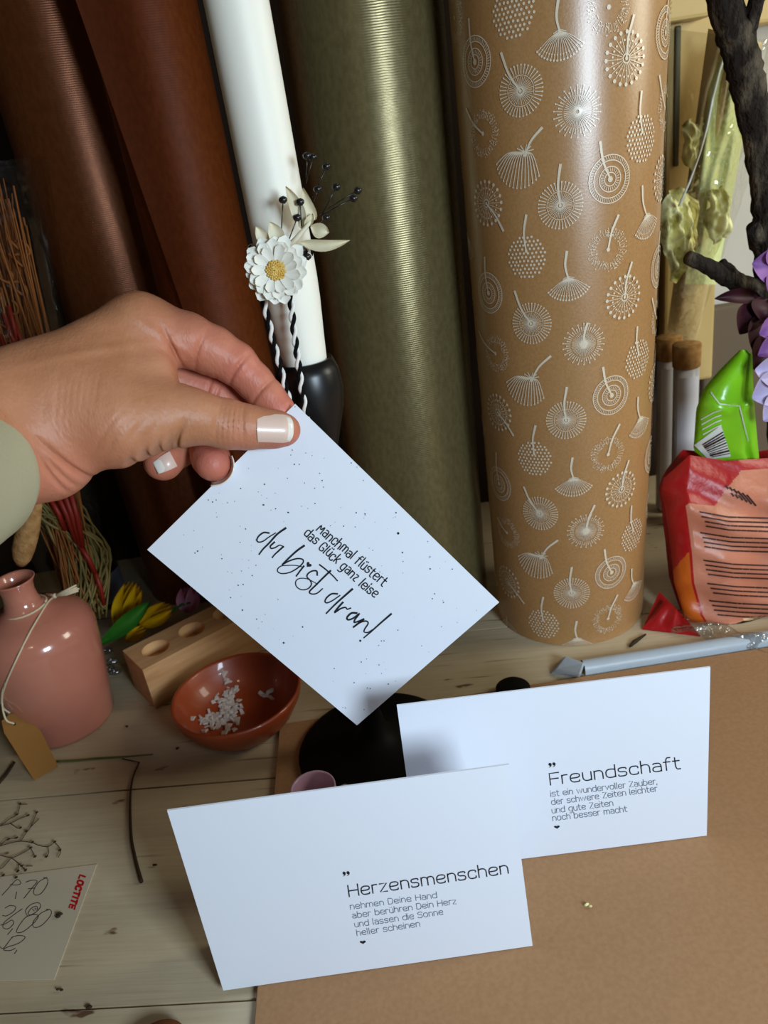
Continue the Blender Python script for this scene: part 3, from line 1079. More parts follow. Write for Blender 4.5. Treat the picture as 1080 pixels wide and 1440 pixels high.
def twine(path, r=0.0009, pitch=0.0115):
    path = [Vector(p) for p in smoothline([tuple(p) for p in path], 14)]
    d = 0
    A, B = [], []
    for i, p in enumerate(path):
        t = (path[min(i + 1, len(path) - 1)] - path[max(i - 1, 0)]).normalized()
        a = t.cross(Vector((0, 1, 0.1))).normalized()
        b = t.cross(a)
        if i:
            d += (p - path[i - 1]).length
        q = 2 * pi * d / pitch
        o = (a * cos(q) + b * sin(q)) * r
        A.append(p + o)
        B.append(p - o)
    mb.tube(A, r * 1.02, 7, 0)
    mb.tube(B, r * 1.02, 7, 1)


twine([aty(388, 395, .3655), aty(372, 418, .3655), aty(380, 462, .366), aty(393, 512, .366), aty(406, 561, .366), aty(416, 598, .368)])
twine([aty(396, 396, .3655), aty(408, 418, .3655), aty(412, 455, .366), aty(418, 500, .366), aty(424, 545, .366), aty(430, 580, .366), aty(434, 600, .368)])
ringz = aty(398, 352, CY - .0137).z
twine([(CX + .0150 * cos(q), CY + .0150 * sin(q), ringz - .0022 * cos(q)) for q in np.linspace(0, 2 * pi, 17)], 0.0008, 0.006)
twine([aty(416, 348, .367), aty(425, 352, .366), aty(431, 352, .368), aty(437, 356, .372)], 0.0008, 0.006)
twine([aty(418, 356, .367), aty(427, 359, .366), aty(436, 358, .371)], 0.0008, 0.006)
mb.build('twine', [m_white_th, m_black_th], posy)


def blade(mb, b, t, w, Y0, Y1, bend=(0, 0), curl=0.002, mi=0, n=11, skew=0.5, nu=5):
    """petal or leaf from base pixel b to tip pixel t (half width w px), depth Y0 -> Y1"""
    b, t = np.array(b, float), np.array(t, float)
    d = t - b
    nrm = np.array((-d[1], d[0])) / np.hypot(*d)

    def fn(u, v):
        c = b + d * v + nrm * bend[0] * sin(pi * v)
        s = (u - .5) * 2
        ww = w * (sin(pi * min(1, v ** skew * 1.0)) ** .75 if v > 0 else 0.12)
        ww = max(ww, w * .06)
        q = c + nrm * s * ww
        Y = lerp(Y0, Y1, v) + curl * (1 - s * s) - curl * sin(pi * v) * 1.2
        return aty(q[0], q[1], Y)
    mb.grid(fn, nu, n, mi)


for b, t, w, y0_, y1_, bend in [((423, 341), (492, 338), 8.5, .363, .360, (6,)), ((444, 309), (426, 264), 9, .364, .366, (-4,)), ((426, 322), (402, 262), 10, .364, .362, (3,)),
                                ((377, 346), (360, 318), 9, .364, .360, (0,)), ((392, 344), (380, 312), 11, .363, .360, (2,)), ((430, 318), (440, 300), 6, .362, .361, (1,))]:
    mb = MB()
    blade(mb, b, t, w, y0_, y1_, bend, skew=0.75)
    mb.build('leaf', m_cream, posy)
mb = MB()
blade(mb, (437, 318), (463, 327), 11, .363, .360, (2,), skew=1.0)
mb.build('leaf', m_cream, posy)
mb = MB()
mb.tube([aty(*p, .3615) for p in ((404, 350), (418, 334), (430, 320), (442, 306))], [.0016, .0013, .001, .0006], 6)
mb.build('stem', m_cream, posy)
for (bx, by), stem in [((398, 281), (395, 335)), ((418, 306), (404, 343)), ((440, 221), (431, 258)), ((432, 219), (431, 250)), ((459, 234), (440, 278)), ((447, 266), (442, 285)),
                       ((473, 263), (452, 303)), ((503, 268), (462, 292)), ((497, 279), (450, 303)), ((459, 306), (446, 318)), ((422, 284), (424, 318)), ((425, 352), (428, 345)), ((432, 361), (424, 350))]:
    mb = MB()
    Y = 0.361 if bx < 425 else 0.366
    c = aty(bx, by, Y)
    mb.ball(c, 0.0017, 8, 0, (1.15, 1, .9))
    for q in range(5):
        a = 2 * pi * q / 5
        mb.ball(c + Vector((cos(a) * .0012, -.0006, sin(a) * .0011)), 0.0006, 5)
    mb.tube([c, aty(*lerp(np.array((bx, by)), np.array(stem), .5), Y + .0003), aty(*stem, Y + .001)], .00028, 5)
    mb.build('seed_head', m_berry, posy)
# daisy
dc = aty(388, 380, 0.3585)
nv = (CAM - dc).normalized()
da = nv.cross(Vector((0, 0, 1))).normalized()
db = da.cross(nv) * -1
mb = MB()
for k in range(70):
    r = .0043 * sqrt(k / 70)
    a = k * 2.39996
    mb.ball(dc + (da * cos(a) + db * sin(a)) * r + nv * (.0022 + .0012 * (1 - (r / .0043) ** 2)), .0006, 5)
daisy = mb.build('daisy_head', m_daisy, posy)
for ring, (n, L, W, lift, ang0) in enumerate([(15, .0128, .0030, -.0006, 0), (14, .0112, .0028, .0010, .2), (11, .0085, .0022, .0024, .4)]):
    for k in range(n):
        a = 2 * pi * k / n + ang0 + random.uniform(-.09, .09)
        L_ = L * random.uniform(.88, 1.08)
        rd_ = da * cos(a) + db * sin(a)
        td_ = db * cos(a) - da * sin(a)
        tw = random.uniform(-.35, .35)
        mb = MB()

        def fn(u, v):
            s = (u - .5) * 2
            w = W * (0.35 + 0.65 * sin(pi * min(1, v * .62 + .05))) * (1 if v < .8 else sqrt(max(0.05, 1 - ((v - .8) / .2) ** 2)))
            hgt = lift * v + .0012 * v * v * (1 if ring else -.4) + .0007 * s * s + tw * s * w * .5
            return dc + rd_ * (.002 + L_ * v) + td_ * s * w + nv * (hgt + .0006)
        mb.grid(fn, 5, 8)
        mb.build('petal', m_petal, daisy)
# ================================================================== HAND
mmp = 0.001


def Jt(px, py, d, r):
    p = atd(px, py, d / 1000)
    return np.array([p.x, p.y, p.z, r / 1000], np.float32)


palm = [
    # forearm and wrist (two bones wide)
    (Jt(-190, 682, 264, 23), Jt(5, 571, 322, 20)), (Jt(-190, 736, 264, 23), Jt(12, 634, 324, 20.5)),
    (Jt(5, 571, 322, 20), Jt(60, 548, 331, 19)), (Jt(12, 634, 324, 20.5), Jt(66, 640, 328, 17)),
    # back of the hand
    (Jt(60, 548, 331, 19), Jt(196, 463, 352, 15.5)), (Jt(20, 590, 338, 20), Jt(170, 520, 370, 14)),
    (Jt(20, 610, 340, 19), Jt(140, 575, 380, 14)),
    # thenar and the fold of the palm
    (Jt(40, 600, 326, 20), Jt(165, 594, 333, 17.5)), (Jt(165, 594, 333, 17.5), Jt(226, 586, 339, 13.6)),
    (Jt(110, 560, 332, 19), Jt(205, 530, 345, 14)), (Jt(20, 650, 326, 15.5), Jt(72, 648, 330, 14.5)),
    (Jt(60, 600, 345, 22), Jt(180, 570, 362, 17)),
]
fingers = {
    'thumb': [Jt(222, 586, 338, 13.2), Jt(272, 586, 342, 11.9), Jt(322, 597, 348, 10.9), Jt(350, 601, 351, 9.8), Jt(378, 603, 353.5, 8.6), Jt(394, 604, 354.8, 7.7), Jt(402, 605, 355.5, 6.6)],
    'index': [Jt(196, 463, 352, 15), Jt(262, 478, 358, 12.4), Jt(300, 494, 363, 11.4), Jt(331, 511, 366, 10.0), Jt(358, 537, 369.5, 8.6), Jt(376, 558, 371, 8.2), Jt(392, 577, 371.5, 7.4), Jt(399, 587, 371.5, 6.5)],
    'middle': [Jt(175, 512, 372, 14), Jt(235, 535, 378, 11.5), Jt(300, 552, 384, 10.5), Jt(340, 585, 388, 9.5), Jt(350, 622, 386, 8)],
    'ring': [Jt(160, 548, 384, 13), Jt(230, 575, 392, 11), Jt(276, 595, 394, 10), Jt(288, 620, 386, 9.2), Jt(296, 644, 373, 8.8), Jt(299, 652, 368, 8.4)],
    'little': [Jt(140, 580, 384, 12), Jt(215, 600, 392, 10), Jt(262, 612, 392, 9), Jt(252, 632, 384, 8.4), Jt(230, 650, 374, 8.2), Jt(226, 650, 371, 8)],
}
allp = [j for c_ in palm for j in c_] + [j for f in fingers.values() for j in f]
lo = np.min([j[:3] - j[3] for j in allp], 0) - .006
hi = np.max([j[:3] + j[3] for j in allp], 0) + .006
clipx = atd(-150, 640, .27)
lo[0] = max(lo[0], clipx.x)
HV = 0.00065
dim = np.ceil((hi - lo) / HV).astype(int)
gx, gy, gz = [(lo[i] + np.arange(dim[i]) * HV).astype(np.float32) for i in range(3)]


def seg_field(chains, k):
    Dd = np.full(tuple(dim), 0.05, np.float32)
    for a, b in chains:
        mlo = np.minimum(a[:3] - a[3], b[:3] - b[3]) - .018
        mhi = np.maximum(a[:3] + a[3], b[:3] + b[3]) + .018
        i0 = np.clip(((mlo - lo) / HV).astype(int), 0, dim)
        i1 = np.clip(((mhi - lo) / HV).astype(int) + 1, 0, dim)
        if (i1 <= i0).any():
            continue
        sl = tuple(slice(i0[q], i1[q]) for q in range(3))
        X, Y, Z = gx[sl[0]][:, None, None] - a[0], gy[sl[1]][None, :, None] - a[1], gz[sl[2]][None, None, :] - a[2]
        ba = b[:3] - a[:3]
        t = np.clip((X * ba[0] + Y * ba[1] + Z * ba[2]) / float(ba @ ba), 0, 1)
        d = np.sqrt((X - ba[0] * t) ** 2 + (Y - ba[1] * t) ** 2 + (Z - ba[2] * t) ** 2) - (a[3] + (b[3] - a[3]) * t)
        o = Dd[sl]
        h = np.maximum(k - np.abs(d - o), 0) / k
        Dd[sl] = np.minimum(d, o) - h * h * k * .25
    return Dd


def smin(a, b, k):
    h = np.maximum(k - np.abs(a - b), 0) / k
    return np.minimum(a, b) - h * h * k * .25


Dp = seg_field(palm, 0.010)
tot = Dp
for nme, ch in fingers.items():
    Df = seg_field(list(zip(ch, ch[1:])), 0.003)
    k_ = 0.009 if nme == 'thumb' else 0.007
    t_ = smin(Dp, Df, k_)
    tot = np.minimum(tot, t_)
# creases: shallow grooves across the joints
creases = []


def crease(pc, d0, pdir, dep, sig, reach):
    creases.append((pc, d0, pdir, dep, sig, reach))


for i in range(6):      # thumb joint wrinkles
    crease((308 + i * 6.5, 594), 339, (1, .16 - .03 * i), .0011 - .0004 * abs(i - 3) / 3, .0008, .0080)
for i, (x, y) in enumerate([(206, 642), (221, 636), (235, 630), (248, 621), (190, 648)]):   # scalloped fold under the thumb
    crease((x, y), 334, (.85, .5), .0024, .0011, .0085)
for x, y, dx, dy, dd, de, si in [(272, 500, .92, .4, 347, .0013, .0009), (326, 524, .8, .6, 355, .0017, .0010), (247, 508, .96, -.28, 344, .0018, .0010), (236, 480, .9, -.4, 341, .0010, .0010),
                                 (366, 550, .75, .65, 362, .0010, .0009), (292, 548, .9, .3, 372, .0010, .0008), (303, 553, .9, .35, 372, .0009, .0008)]:
    crease((x, y), dd, (dx, dy), de, si, .010)
crease((104, 664), 316, (.75, -.65), .0022, .0011, .016)
crease((72, 668), 314, (.8, -.3), .0012, .0009, .012)
crease((86, 672), 314, (.8, -.45), .0012, .0009, .010)
for i in range(7):
    crease((84 + 8 * i, 562 - 2 * i), 312, (1, .05), .0003, .0007, .010)
for i in range(4):
    crease((150 + 16 * i, 612 + 2 * i), 318, (.8, .6), .0004, .0008, .012)
crease((225, 470), 340, (.55, -.85), -.0006, .0016, .020)
crease((120, 500), 325, (.35, .95), -.0005, .0022, .030)
X3, Y3, Z3 = gx[:, None, None], gy[None, :, None], gz[None, None, :]
for pc, d0, pdir, dep, sig, reach in creases:
    c = atd(pc[0], pc[1], d0 / 1000)
    c2 = atd(pc[0] + pdir[0] * 10, pc[1] + pdir[1] * 10, d0 / 1000)
    n_ = np.array((c2 - c).normalized(), np.float32)
    i0 = np.clip(((np.array(c) - 3 * reach - lo) / HV).astype(int), 0, dim)
    i1 = np.clip(((np.array(c) + 3 * reach - lo) / HV).astype(int) + 1, 0, dim)
    if (i1 <= i0).any():
        continue
    sl = tuple(slice(i0[q], i1[q]) for q in range(3))
    X, Y, Z = X3[sl[0]] - c.x, Y3[:, sl[1]] - c.y, Z3[:, :, sl[2]] - c.z
    dn = X * n_[0] + Y * n_[1] + Z * n_[2]
    rr = X * X + Y * Y + Z * Z
    tot[sl] = tot[sl] + dep * np.exp(-(dn / sig) ** 2) * np.exp(-rr / reach ** 2)


def surface_nets(D):
    s = D < 0
    nx, ny, nz = [q - 1 for q in D.shape]
    acc = np.zeros((nx, ny, nz, 3), np.float32)
    cnt = np.zeros((nx, ny, nz), np.float32)
    for axis in range(3):
        oth = [q for q in range(3) if q != axis]
        for o1 in (0, 1):
            for o2 in (0, 1):
                off = [0, 0, 0]
                off[oth[0]], off[oth[1]] = o1, o2
                sa = tuple(slice(off[q], off[q] + (nx, ny, nz)[q]) for q in range(3))
                off2 = list(off)
                off2[axis] = 1
                sb = tuple(slice(off2[q], off2[q] + (nx, ny, nz)[q]) for q in range(3))
                msk = s[sa] != s[sb]
                ii = np.nonzero(msk)
                d0, d1 = D[sa][ii], D[sb][ii]
                t = d0 / (d0 - d1)
                for q in range(3):
                    acc[ii + (np.full(len(ii[0]), q),)] += (t if q == axis else off[q])
                cnt[ii] += 1
    cells = np.nonzero(cnt > 0)
    idx = np.full((nx, ny, nz), -1, np.int64)
    idx[cells] = np.arange(len(cells[0]))
    pos = acc[cells] / cnt[cells][:, None] + np.stack(cells, 1)
    faces = []
    for axis in range(3):
        o1, o2 = (axis + 1) % 3, (axis + 2) % 3
        sa = [slice(0, -1)] * 3
        sb = [slice(0, -1)] * 3
        sb[axis] = slice(1, None)
        A, B = s[tuple(sa)], s[tuple(sb)]
        msk = A != B
        ii = np.stack(np.nonzero(msk), 1)
        ok = (ii[:, o1] >= 1) & (ii[:, o2] >= 1)
        ii = ii[ok]
        fl = A[tuple(ii.T)]
        e1, e2 = np.zeros(3, int), np.zeros(3, int)
        e1[o1], e2[o2] = 1, 1
        q = np.stack([idx[tuple((ii - e1 - e2).T)], idx[tuple((ii - e2).T)], idx[tuple(ii.T)], idx[tuple((ii - e1).T)]], 1)
        q[~fl] = q[~fl][:, ::-1]
        faces.append(q)
    return pos, np.concatenate(faces)


pos, fcs = surface_nets(tot)
pos = pos * HV + lo
edges = np.concatenate([fcs[:, [0, 1]], fcs[:, [1, 2]], fcs[:, [2, 3]], fcs[:, [3, 0]]])
for _ in range(2):
    sm_ = np.zeros_like(pos)
    ct = np.zeros(len(pos))
    np.add.at(sm_, edges[:, 0], pos[edges[:, 1]])
    np.add.at(sm_, edges[:, 1], pos[edges[:, 0]])
    np.add.at(ct, edges[:, 0], 1)
    np.add.at(ct, edges[:, 1], 1)
    pos = pos * .6 + .4 * sm_ / ct[:, None]
person = thing('person', "person's hand reaching in from the left in a pale sage sleeve, pinching the speckled card", 'person', atd(100, 580, .335))
po = np.array(person['_org'])
me = bpy.data.meshes.new('arm_and_hand')
me.from_pydata((pos - po).tolist(), [], fcs.tolist())
me.materials.append(m_skin)
me.polygons.foreach_set('use_smooth', [True] * len(fcs))
# blush: fingertips and knuckles are pinker
bl = np.zeros(len(pos))
for (px, py, d, r, a) in [(398, 575, 368, 16, .85), (345, 520, 362, 24, .7), (290, 485, 355, 22, .55), (300, 650, 366, 18, .9), (228, 655, 370, 16, .7), (300, 545, 380, 26, .75),
                          (400, 622, 352, 12, .7), (345, 628, 344, 14, .35), (90, 690, 318, 26, .45), (250, 480, 346, 14, .4), (360, 545, 380, 20, .7)]:
    c = np.array(atd(px, py, d / 1000))
    bl = np.maximum(bl, a * np.exp(-((pos - c) ** 2).sum(1) / (r / 1000) ** 2))
at = me.attributes.new('blush', 'FLOAT', 'POINT')
at.data.foreach_set('value', bl.astype(np.float32))
me.update()
ho = bpy.data.objects.new('arm_and_hand', me)
COL.objects.link(ho)
ho.parent = person


# fingernails
def nail_patch(name, fn, nu=13, nv=15, tipv=.86):
    mb = MB()
    top = [[fn(i / (nu - 1) * 2 - 1, j / (nv - 1), 0) for i in range(nu)] for j in range(nv)]
    bot = [[fn(i / (nu - 1) * 2 - 1, j / (nv - 1), 1) for i in range(nu)] for j in range(nv)]
    vs = [p for row in top for p in row] + [p for row in bot for p in row]
    K = nu * nv
    o0 = len(mb.f)
    for j in range(nv - 1):
        for i in range(nu - 1):
            u_ = (i + .5) / (nu - 1) * 2 - 1
            q = (j * nu + i, j * nu + i + 1, (j + 1) * nu + i + 1, (j + 1) * nu + i)
            mb.f.append(list(q)); mb.m.append(1 if (j + .5) / (nv - 1) > tipv + (.05 if tipv > .8 else .16) * u_ * u_ else 0); mb.sm.append(True)
            mb.f.append([K + x for x in q[::-1]]); mb.m.append(1); mb.sm.append(True)
    rim = [i for i in range(nu)] + [j * nu + nu - 1 for j in range(1, nv)] + [(nv - 1) * nu + i for i in range(nu - 2, -1, -1)] + [j * nu for j in range(nv - 2, 0, -1)]
    for a, b in zip(rim, rim[1:] + rim[:1]):
        mb.f.append([a, K + a, K + b, b]); mb.m.append(1); mb.sm.append(False)
    parts = []
    for k_, (nm, mt) in enumerate((('fingernail', m_nail), ('nail_tip', m_nailtip))):
        use = [f for f, m_ in zip(mb.f, mb.m) if m_ == k_]
        if not use:
            continue
        ids = sorted({i for f in use for i in f})
        mp = {q: n for n, q in enumerate(ids)}
        m2 = MB()
        m2.add([vs[q] for q in ids], [[mp[q] for q in f] for f in use], 0)
        parts.append(m2.build(nm, mt, parts[0] if parts else person))
    return parts[0]


def thumb_nail(u, v, back):
    au = abs(u)
    x0, x1 = 361.5 + 1.2 * u * u, 413 - 5.5 * au ** 3
    x = lerp(x0, x1, v)
    y = 601.5 + 20 * u * (1 - .10 * max(0, v - .8) / .2) + (x - 362) * .035
    dc_ = 351.5 + (x - 350) * .085
    sag = 2.5 * u * u + .6 * u ** 4
    d = dc_ - 11.2 + 1.5 * v + sag + (.5 if back else 0) + (.9 * (v - .8) / .2 if v > .8 else 0)
    return atd(x, y, d / 1000)


nail_patch('fingernail', thumb_nail)


def ring_nail(u, v, back):
    # seen from the side: wraps the far lower edge of the fingertip
    a = radians(35 + 62 * u)
    R_ = 25.0 + 5.0 * (v ** .7) - (1.8 if back else 0)
    return atd(300 + R_ * cos(a) * 1.0, 654 + R_ * sin(a), (364.5 + 5.5 * (1 - v) + .8 * u * u) / 1000)


nail_patch('fingernail', ring_nail, tipv=.3)


def little_nail(u, v, back):
    ax, ay = -.88, .47
    x = 244 + ax * 29 * v - ay * 12 * u * (1 - .25 * v * v)
    y = 645 + ay * 29 * v + ax * 12 * u * (-1) * -1 * (1 - .25 * v * v)
    rho2 = ((x - 227) ** 2 + (y - 651) ** 2)
    d = 371.5 - sqrt(max(27.0 ** 2 - rho2, 60)) * .345 + (.5 if back else 0)
    return atd(x, y, d / 1000)


nail_patch('fingernail', little_nail, tipv=.55)

# sleeve
mb = MB()
s0, s1 = atd(-60, 656, .312), atd(-330, 770, .215)
axv = (s1 - s0).normalized()
sa_ = axv.cross(Vector((0, 0, 1))).normalized()
sb_ = axv.cross(sa_)


def sleeve(u, v):
    q = 2 * pi * u
    # outer wall 0..0.8, rolled lip, then inner wall
    prof = [(0.0, 0.0335), (0.004, 0.0345), (0.012, 0.0345), (0.03, 0.035), (0.06, 0.037), (0.11, 0.042)]
    inner = [(0.0, 0.0335), (-0.0012, 0.0325), (0.0, 0.0312), (0.012, 0.0312), (0.03, 0.032)]
    seq = prof[::-1] + inner[1:]
    k = v * (len(seq) - 1)
    i = min(int(k), len(seq) - 2)
    t = k - i
    dd, r = lerp(seq[i][0], seq[i + 1][0], t), lerp(seq[i][1], seq[i + 1][1], t)
    r *= 1 + .02 * sin(3 * q + dd * 60) * min(1, max(0, dd) * 40 + .3)
    return s0 + axv * dd + (sa_ * cos(q) + sb_ * sin(q)) * r


mb.grid(sleeve, 64, 40, 0, True)
mb.build('sleeve', m_sleeve, person)

# ================================================================== PINK VASE + TAG
vb = gp(98, 1012)
VX, VY = vb.x, vb.y
ztop = aty(22, 815, VY).z
print('vase', VX, VY, 'ztop', ztop)
mb = MB()
s_ = ztop / 0.13
prof = [(.0001, 0), (.030, 0), (.0325, .0015), (.034, .005), (.0405, .066), (.0415, .080), (.0405, .088), (.0360, .096), (.0270, .1015), (.0180, .1045), (.0132, .1085), (.0112, .114), (.0108, .120), (.0118, .126), (.0136, .1292), (.0140, .130), (.0134, .1306), (.0120, .129), (.0100, .122), (.0098, .112), (.012, .106), (.03, .095), (.036, .08), (.03, .006), (.0001, .005)]
mb.lathe([(r, z * s_) for r, z in prof], (VX, VY, 0), 64)
tag(mb.build('bottle_vase', m_pink, None, (VX, VY, 0)), 'pink glazed bottle vase with a narrow neck at the left edge', 'vase')

vt = thing('gift_tag', 'blank brown kraft tag on twine hanging from the pink vase', 'tag', gp(45, 1095, .001))


def vase_front(px, py, off=0.001):
    """point on the vase body under the pixel"""
    r = ray(px, py)
    t = .3
    while t < .8:
        p = CAM + r * t
        if 0 < p.z < ztop:
            zz = p.z / s_
            rr = np.interp(zz, [q[1] for q in prof[:16]], [q[0] for q in prof[:16]])
            if (p.x - VX) ** 2 + (p.y - VY) ** 2 < (rr + off) ** 2:
                return p
        t += .0005
    return None


b0 = gp(48, 1096, .0012)
tp = vase_front(40, 1020, .0015) or aty(20, 1015, VY - .03)
tn = (gp(80, 1079, .0012) - b0).cross(tp - b0).normalized()
TP = lambda x, y, o=0: onp(x, y, b0, tn) + (tn if tn.dot(CAM - b0) > 0 else -tn) * o
out = [(14, 1004), (35, 1004), (58, 1029), (82, 1078), (48, 1097), (6, 1031), (2, 1014)]
mb = MB()
K = len(out)
mb.add([TP(*q) for q in out] + [TP(*q, -.0006) for q in out], [tuple(range(K)), tuple(range(K, 2 * K))[::-1]] + [(i, K + i, K + (i + 1) % K, (i + 1) % K) for i in range(K)], 0, False)
disc(mb, (20, 1018), 2.4, lambda x, y: TP(x, y, .0002), 10, 1)
mb.build('tag_card', [m_tag, m_blackmatte], vt)
mb = MB()


def vf(px, py):
    return vase_front(px, py, .0012) or aty(px, py, VY - .03)


path = [TP(20, 1018, .0008), TP(8, 1012, .003)] + [vf(x, y) for x, y in ((3, 985), (8, 962), (22, 930), (40, 893), (56, 865), (68, 846), (77, 838))]
mb.tube([Vector(p) for p in smoothline([tuple(p) for p in path], 5)], .0007, 6)
path = [TP(14, 1003, .0008), TP(4, 995, .003)] + [vf(x, y) for x, y in ((3, 975), (8, 960))]
mb.tube([Vector(p) for p in smoothline([tuple(p) for p in path], 5)], .0007, 6)
zn = .1065 * s_
ring_ = [(VX + .0150 * cos(q), VY + .0150 * sin(q), zn + .001 * cos(q)) for q in np.linspace(0, 2 * pi, 25)]
mb.tube(ring_, .0008, 6)
k0 = aty(77, 838, VY - .014)
mb.ball(k0, .0018, 8)
for dx, dy in ((0, 0), (2, 3), (-1, -2), (3, 1)):
    mb.tube([k0, aty(92 + dx, 833 + dy, VY - .016), aty(108 + dx, 826 + dy * 1.6, VY - .017)], [.0009, .0009, .0006], 5)
mb.tube([k0, aty(66, 835, VY + .006)], .0008, 5)
mb.build('twine', m_twine, vt)

# ================================================================== WOODEN BLOCK
A = gp(219, 997)
B = gp(357, 920)
dl = (B - A).normalized()
dw = Vector((-dl.y, dl.x, 0))
# height: vertical at A whose top is seen at (201.5, 942)
hb = max(0.02, aty(201.5, 942, A.y).z)
Dd = gp(166, 918, hb)
wb = max(0.03, (Dd - Vector((A.x, A.y, hb))).dot(dw))
print('block h', hb, 'w', wb)
LB = 0.135
blk = thing('wooden_block', 'pale wooden block with round holes behind the terracotta bowl', 'wooden holder', A + dl * LB / 2 + dw * wb / 2)
bm = bmesh.new()
ang = atan2(dl.y, dl.x)


def LP(a, b, z):
    return A + dl * a + dw * b + Vector((0, 0, z))


holes = []
for px, py in ((215, 908), (264, 881)):
    q = gp(px, py, hb)
    holes.append(((q - A).dot(dl), (q - A).dot(dw)))
stepx = holes[1][0] - holes[0][0]
holes += [(holes[0][0] + stepx * 2, holes[0][1]), (holes[0][0] + stepx * 3, holes[0][1])]
holes = [(a, wb * .5) for a, b in holes if a < LB - .012]
hr = 0.0105
mb = MB()
mb.hexa([LP(0, 0, .0003), LP(LB, 0, .0003), LP(LB, wb, .0003), LP(0, wb, .0003), LP(0, 0, hb), LP(LB, 0, hb), LP(LB, wb, hb), LP(0, wb, hb)])
# replace the top by a top with round openings
mb.f.pop(1); mb.m.pop(1); mb.sm.pop(1)
cuts = [0] + [(holes[i][0] + holes[i + 1][0]) / 2 for i in range(len(holes) - 1)] + [LB]
NSEG = 32
for (a, b), c0, c1 in zip(holes, cuts, cuts[1:]):
    inner, outer = [], []
    for j in range(NSEG):
        q = 2 * pi * j / NSEG + pi / 4
        inner.append((a + hr * cos(q), b + hr * sin(q)))
        cx_, cy_ = cos(q), sin(q)
        tt = min([(c1 - a) / cx_ if cx_ > 1e-6 else 9, (c0 - a) / cx_ if cx_ < -1e-6 else 9, (wb - b) / cy_ if cy_ > 1e-6 else 9, (0 - b) / cy_ if cy_ < -1e-6 else 9])
        outer.append((a + cx_ * tt, b + cy_ * tt))
    # corners of the cell
    vs = [LP(*q, hb) for q in inner] + [LP(*q, hb) for q in outer]
    fs = [(j, NSEG + j, NSEG + (j + 1) % NSEG, (j + 1) % NSEG) for j in range(NSEG)]
    mb.add(vs, fs, 0, False)
    for cx_, cy_ in ((c0, 0), (c1, 0), (c1, wb), (c0, wb)):
        q = atan2(cy_ - b, cx_ - a)
        j = int(((q - pi / 4) % (2 * pi)) / (2 * pi) * NSEG) % NSEG
        mb.add([LP(cx_, cy_, hb), LP(*outer[j], hb), LP(*outer[(j + 1) % NSEG], hb)], [(0, 1, 2)], 0, False)
    dep = 0.010
    vs = [LP(*q, hb) for q in inner] + [LP(a + (x - a) * .93, b + (y - b) * .93, hb - dep) for x, y in inner]
    mb.add(vs, [(j, (j + 1) % NSEG, NSEG + (j + 1) % NSEG, NSEG + j) for j in range(NSEG)] + [tuple(range(NSEG, 2 * NSEG))], 1, False)
    b_ = b
wo = mb.build('block', [m_wood, m_hole], blk)
# object-space grain follows the block: rotate mesh into local axes
R2 = Matrix.Rotation(-ang, 4, 'Z')
wo.data.transform(R2)
wo.rotation_euler = (0, 0, ang)

# ================================================================== TERRACOTTA BOWL
bc = gp(333, 978, .026)
BX, BY = bc.x, bc.y
bowl = mb = MB()
mb.lathe([(.0001, .0), (.026, 0), (.028, .001), (.037, .010), (.0438, .022), (.0452, .027), (.0450, .0292), (.0436, .0296), (.0422, .028), (.0405, .022), (.033, .0105), (.024, .0055), (.0001, .0045)], (BX, BY, .0003), 64)
tag(mb.build('bowl', m_terra, None, (BX, BY, 0)), 'small round terracotta bowl with clear flakes in it', 'bowl')
mb = MB()
for k in range(130):
    px, py = random.gauss(323, 8), random.gauss(990, 18)
    if k > 88:
        px, py = random.gauss(300, 9), random.gauss(1014, 6)
    if k > 122:
        px, py = random.gauss(375, 6), random.gauss(975, 5)
    r = ray(px, py)
    q = None
    for t in np.arange(.4, .7, .0006):
        p = CAM + r * float(t)
        rr = sqrt((p.x - BX) ** 2 + (p.y - BY) ** 2)
        zz = np.interp(rr, [0, .024, .033, .0405, .0422], [.0048, .0058, .0108, .0223, .0283])
        if rr < .042 and p.z < zz + .0008:
            q = p
            break
    if q is None:
        continue
    a = random.uniform(0, pi)
    d1 = Vector((cos(a), sin(a), random.uniform(-.2, .5))) * random.uniform(.0012, .0032)
    d2 = Vector((-sin(a), cos(a), random.uniform(-.2, .5))) * random.uniform(.001, .0024)
    n3 = Vector((0, 0, random.uniform(.0006, .0016)))
    mb.hexa([q - d1 - d2, q + d1 - d2 * .6, q + d1 * .8 + d2, q - d1 * .7 + d2, q - d1 * .8 - d2 * .7 + n3, q + d1 * .8 - d2 * .5 + n3, q + d1 * .6 + d2 * .8 + n3, q - d1 * .6 + d2 * .8 + n3])
fl = mb.build('clear_flakes', m_flake, None, (BX, BY, .006))
tag(fl, 'loose clear glassy flakes inside the terracotta bowl', 'flakes')
fl['kind'] = 'stuff'

# ================================================================== YELLOW AND PINK FLOWERS, LEAF
def bloom(name, label, cat, base, tip, wpx, Y, m, npet=6, stem=None, group=None):
    root = thing(name, label, cat, aty(*base, Y), group)
    b, t = np.array(base, float), np.array(tip, float)
    d = t - b
    nr = np.array((-d[1], d[0])) / np.hypot(*d)
    for k in range(npet):
        s = -1 + 2 * k / (npet - 1)
        mb = MB()
        blade(mb, b, t + nr * wpx * .75 * s - d * .10 * s * s, wpx * .42, Y - .004 + .008 * ((k * 2) % 3) / 2, Y - .010 + .012 * ((k * 2) % 3) / 2, (wpx * .35 * s,), .003, skew=.8)
        mb.build('petal', m, root)
    if stem:
        mb = MB()
        mb.tube([aty(*p, Y) for p in stem], .0014, 6)
        mb.build('stem', m_stem, root)
    return root


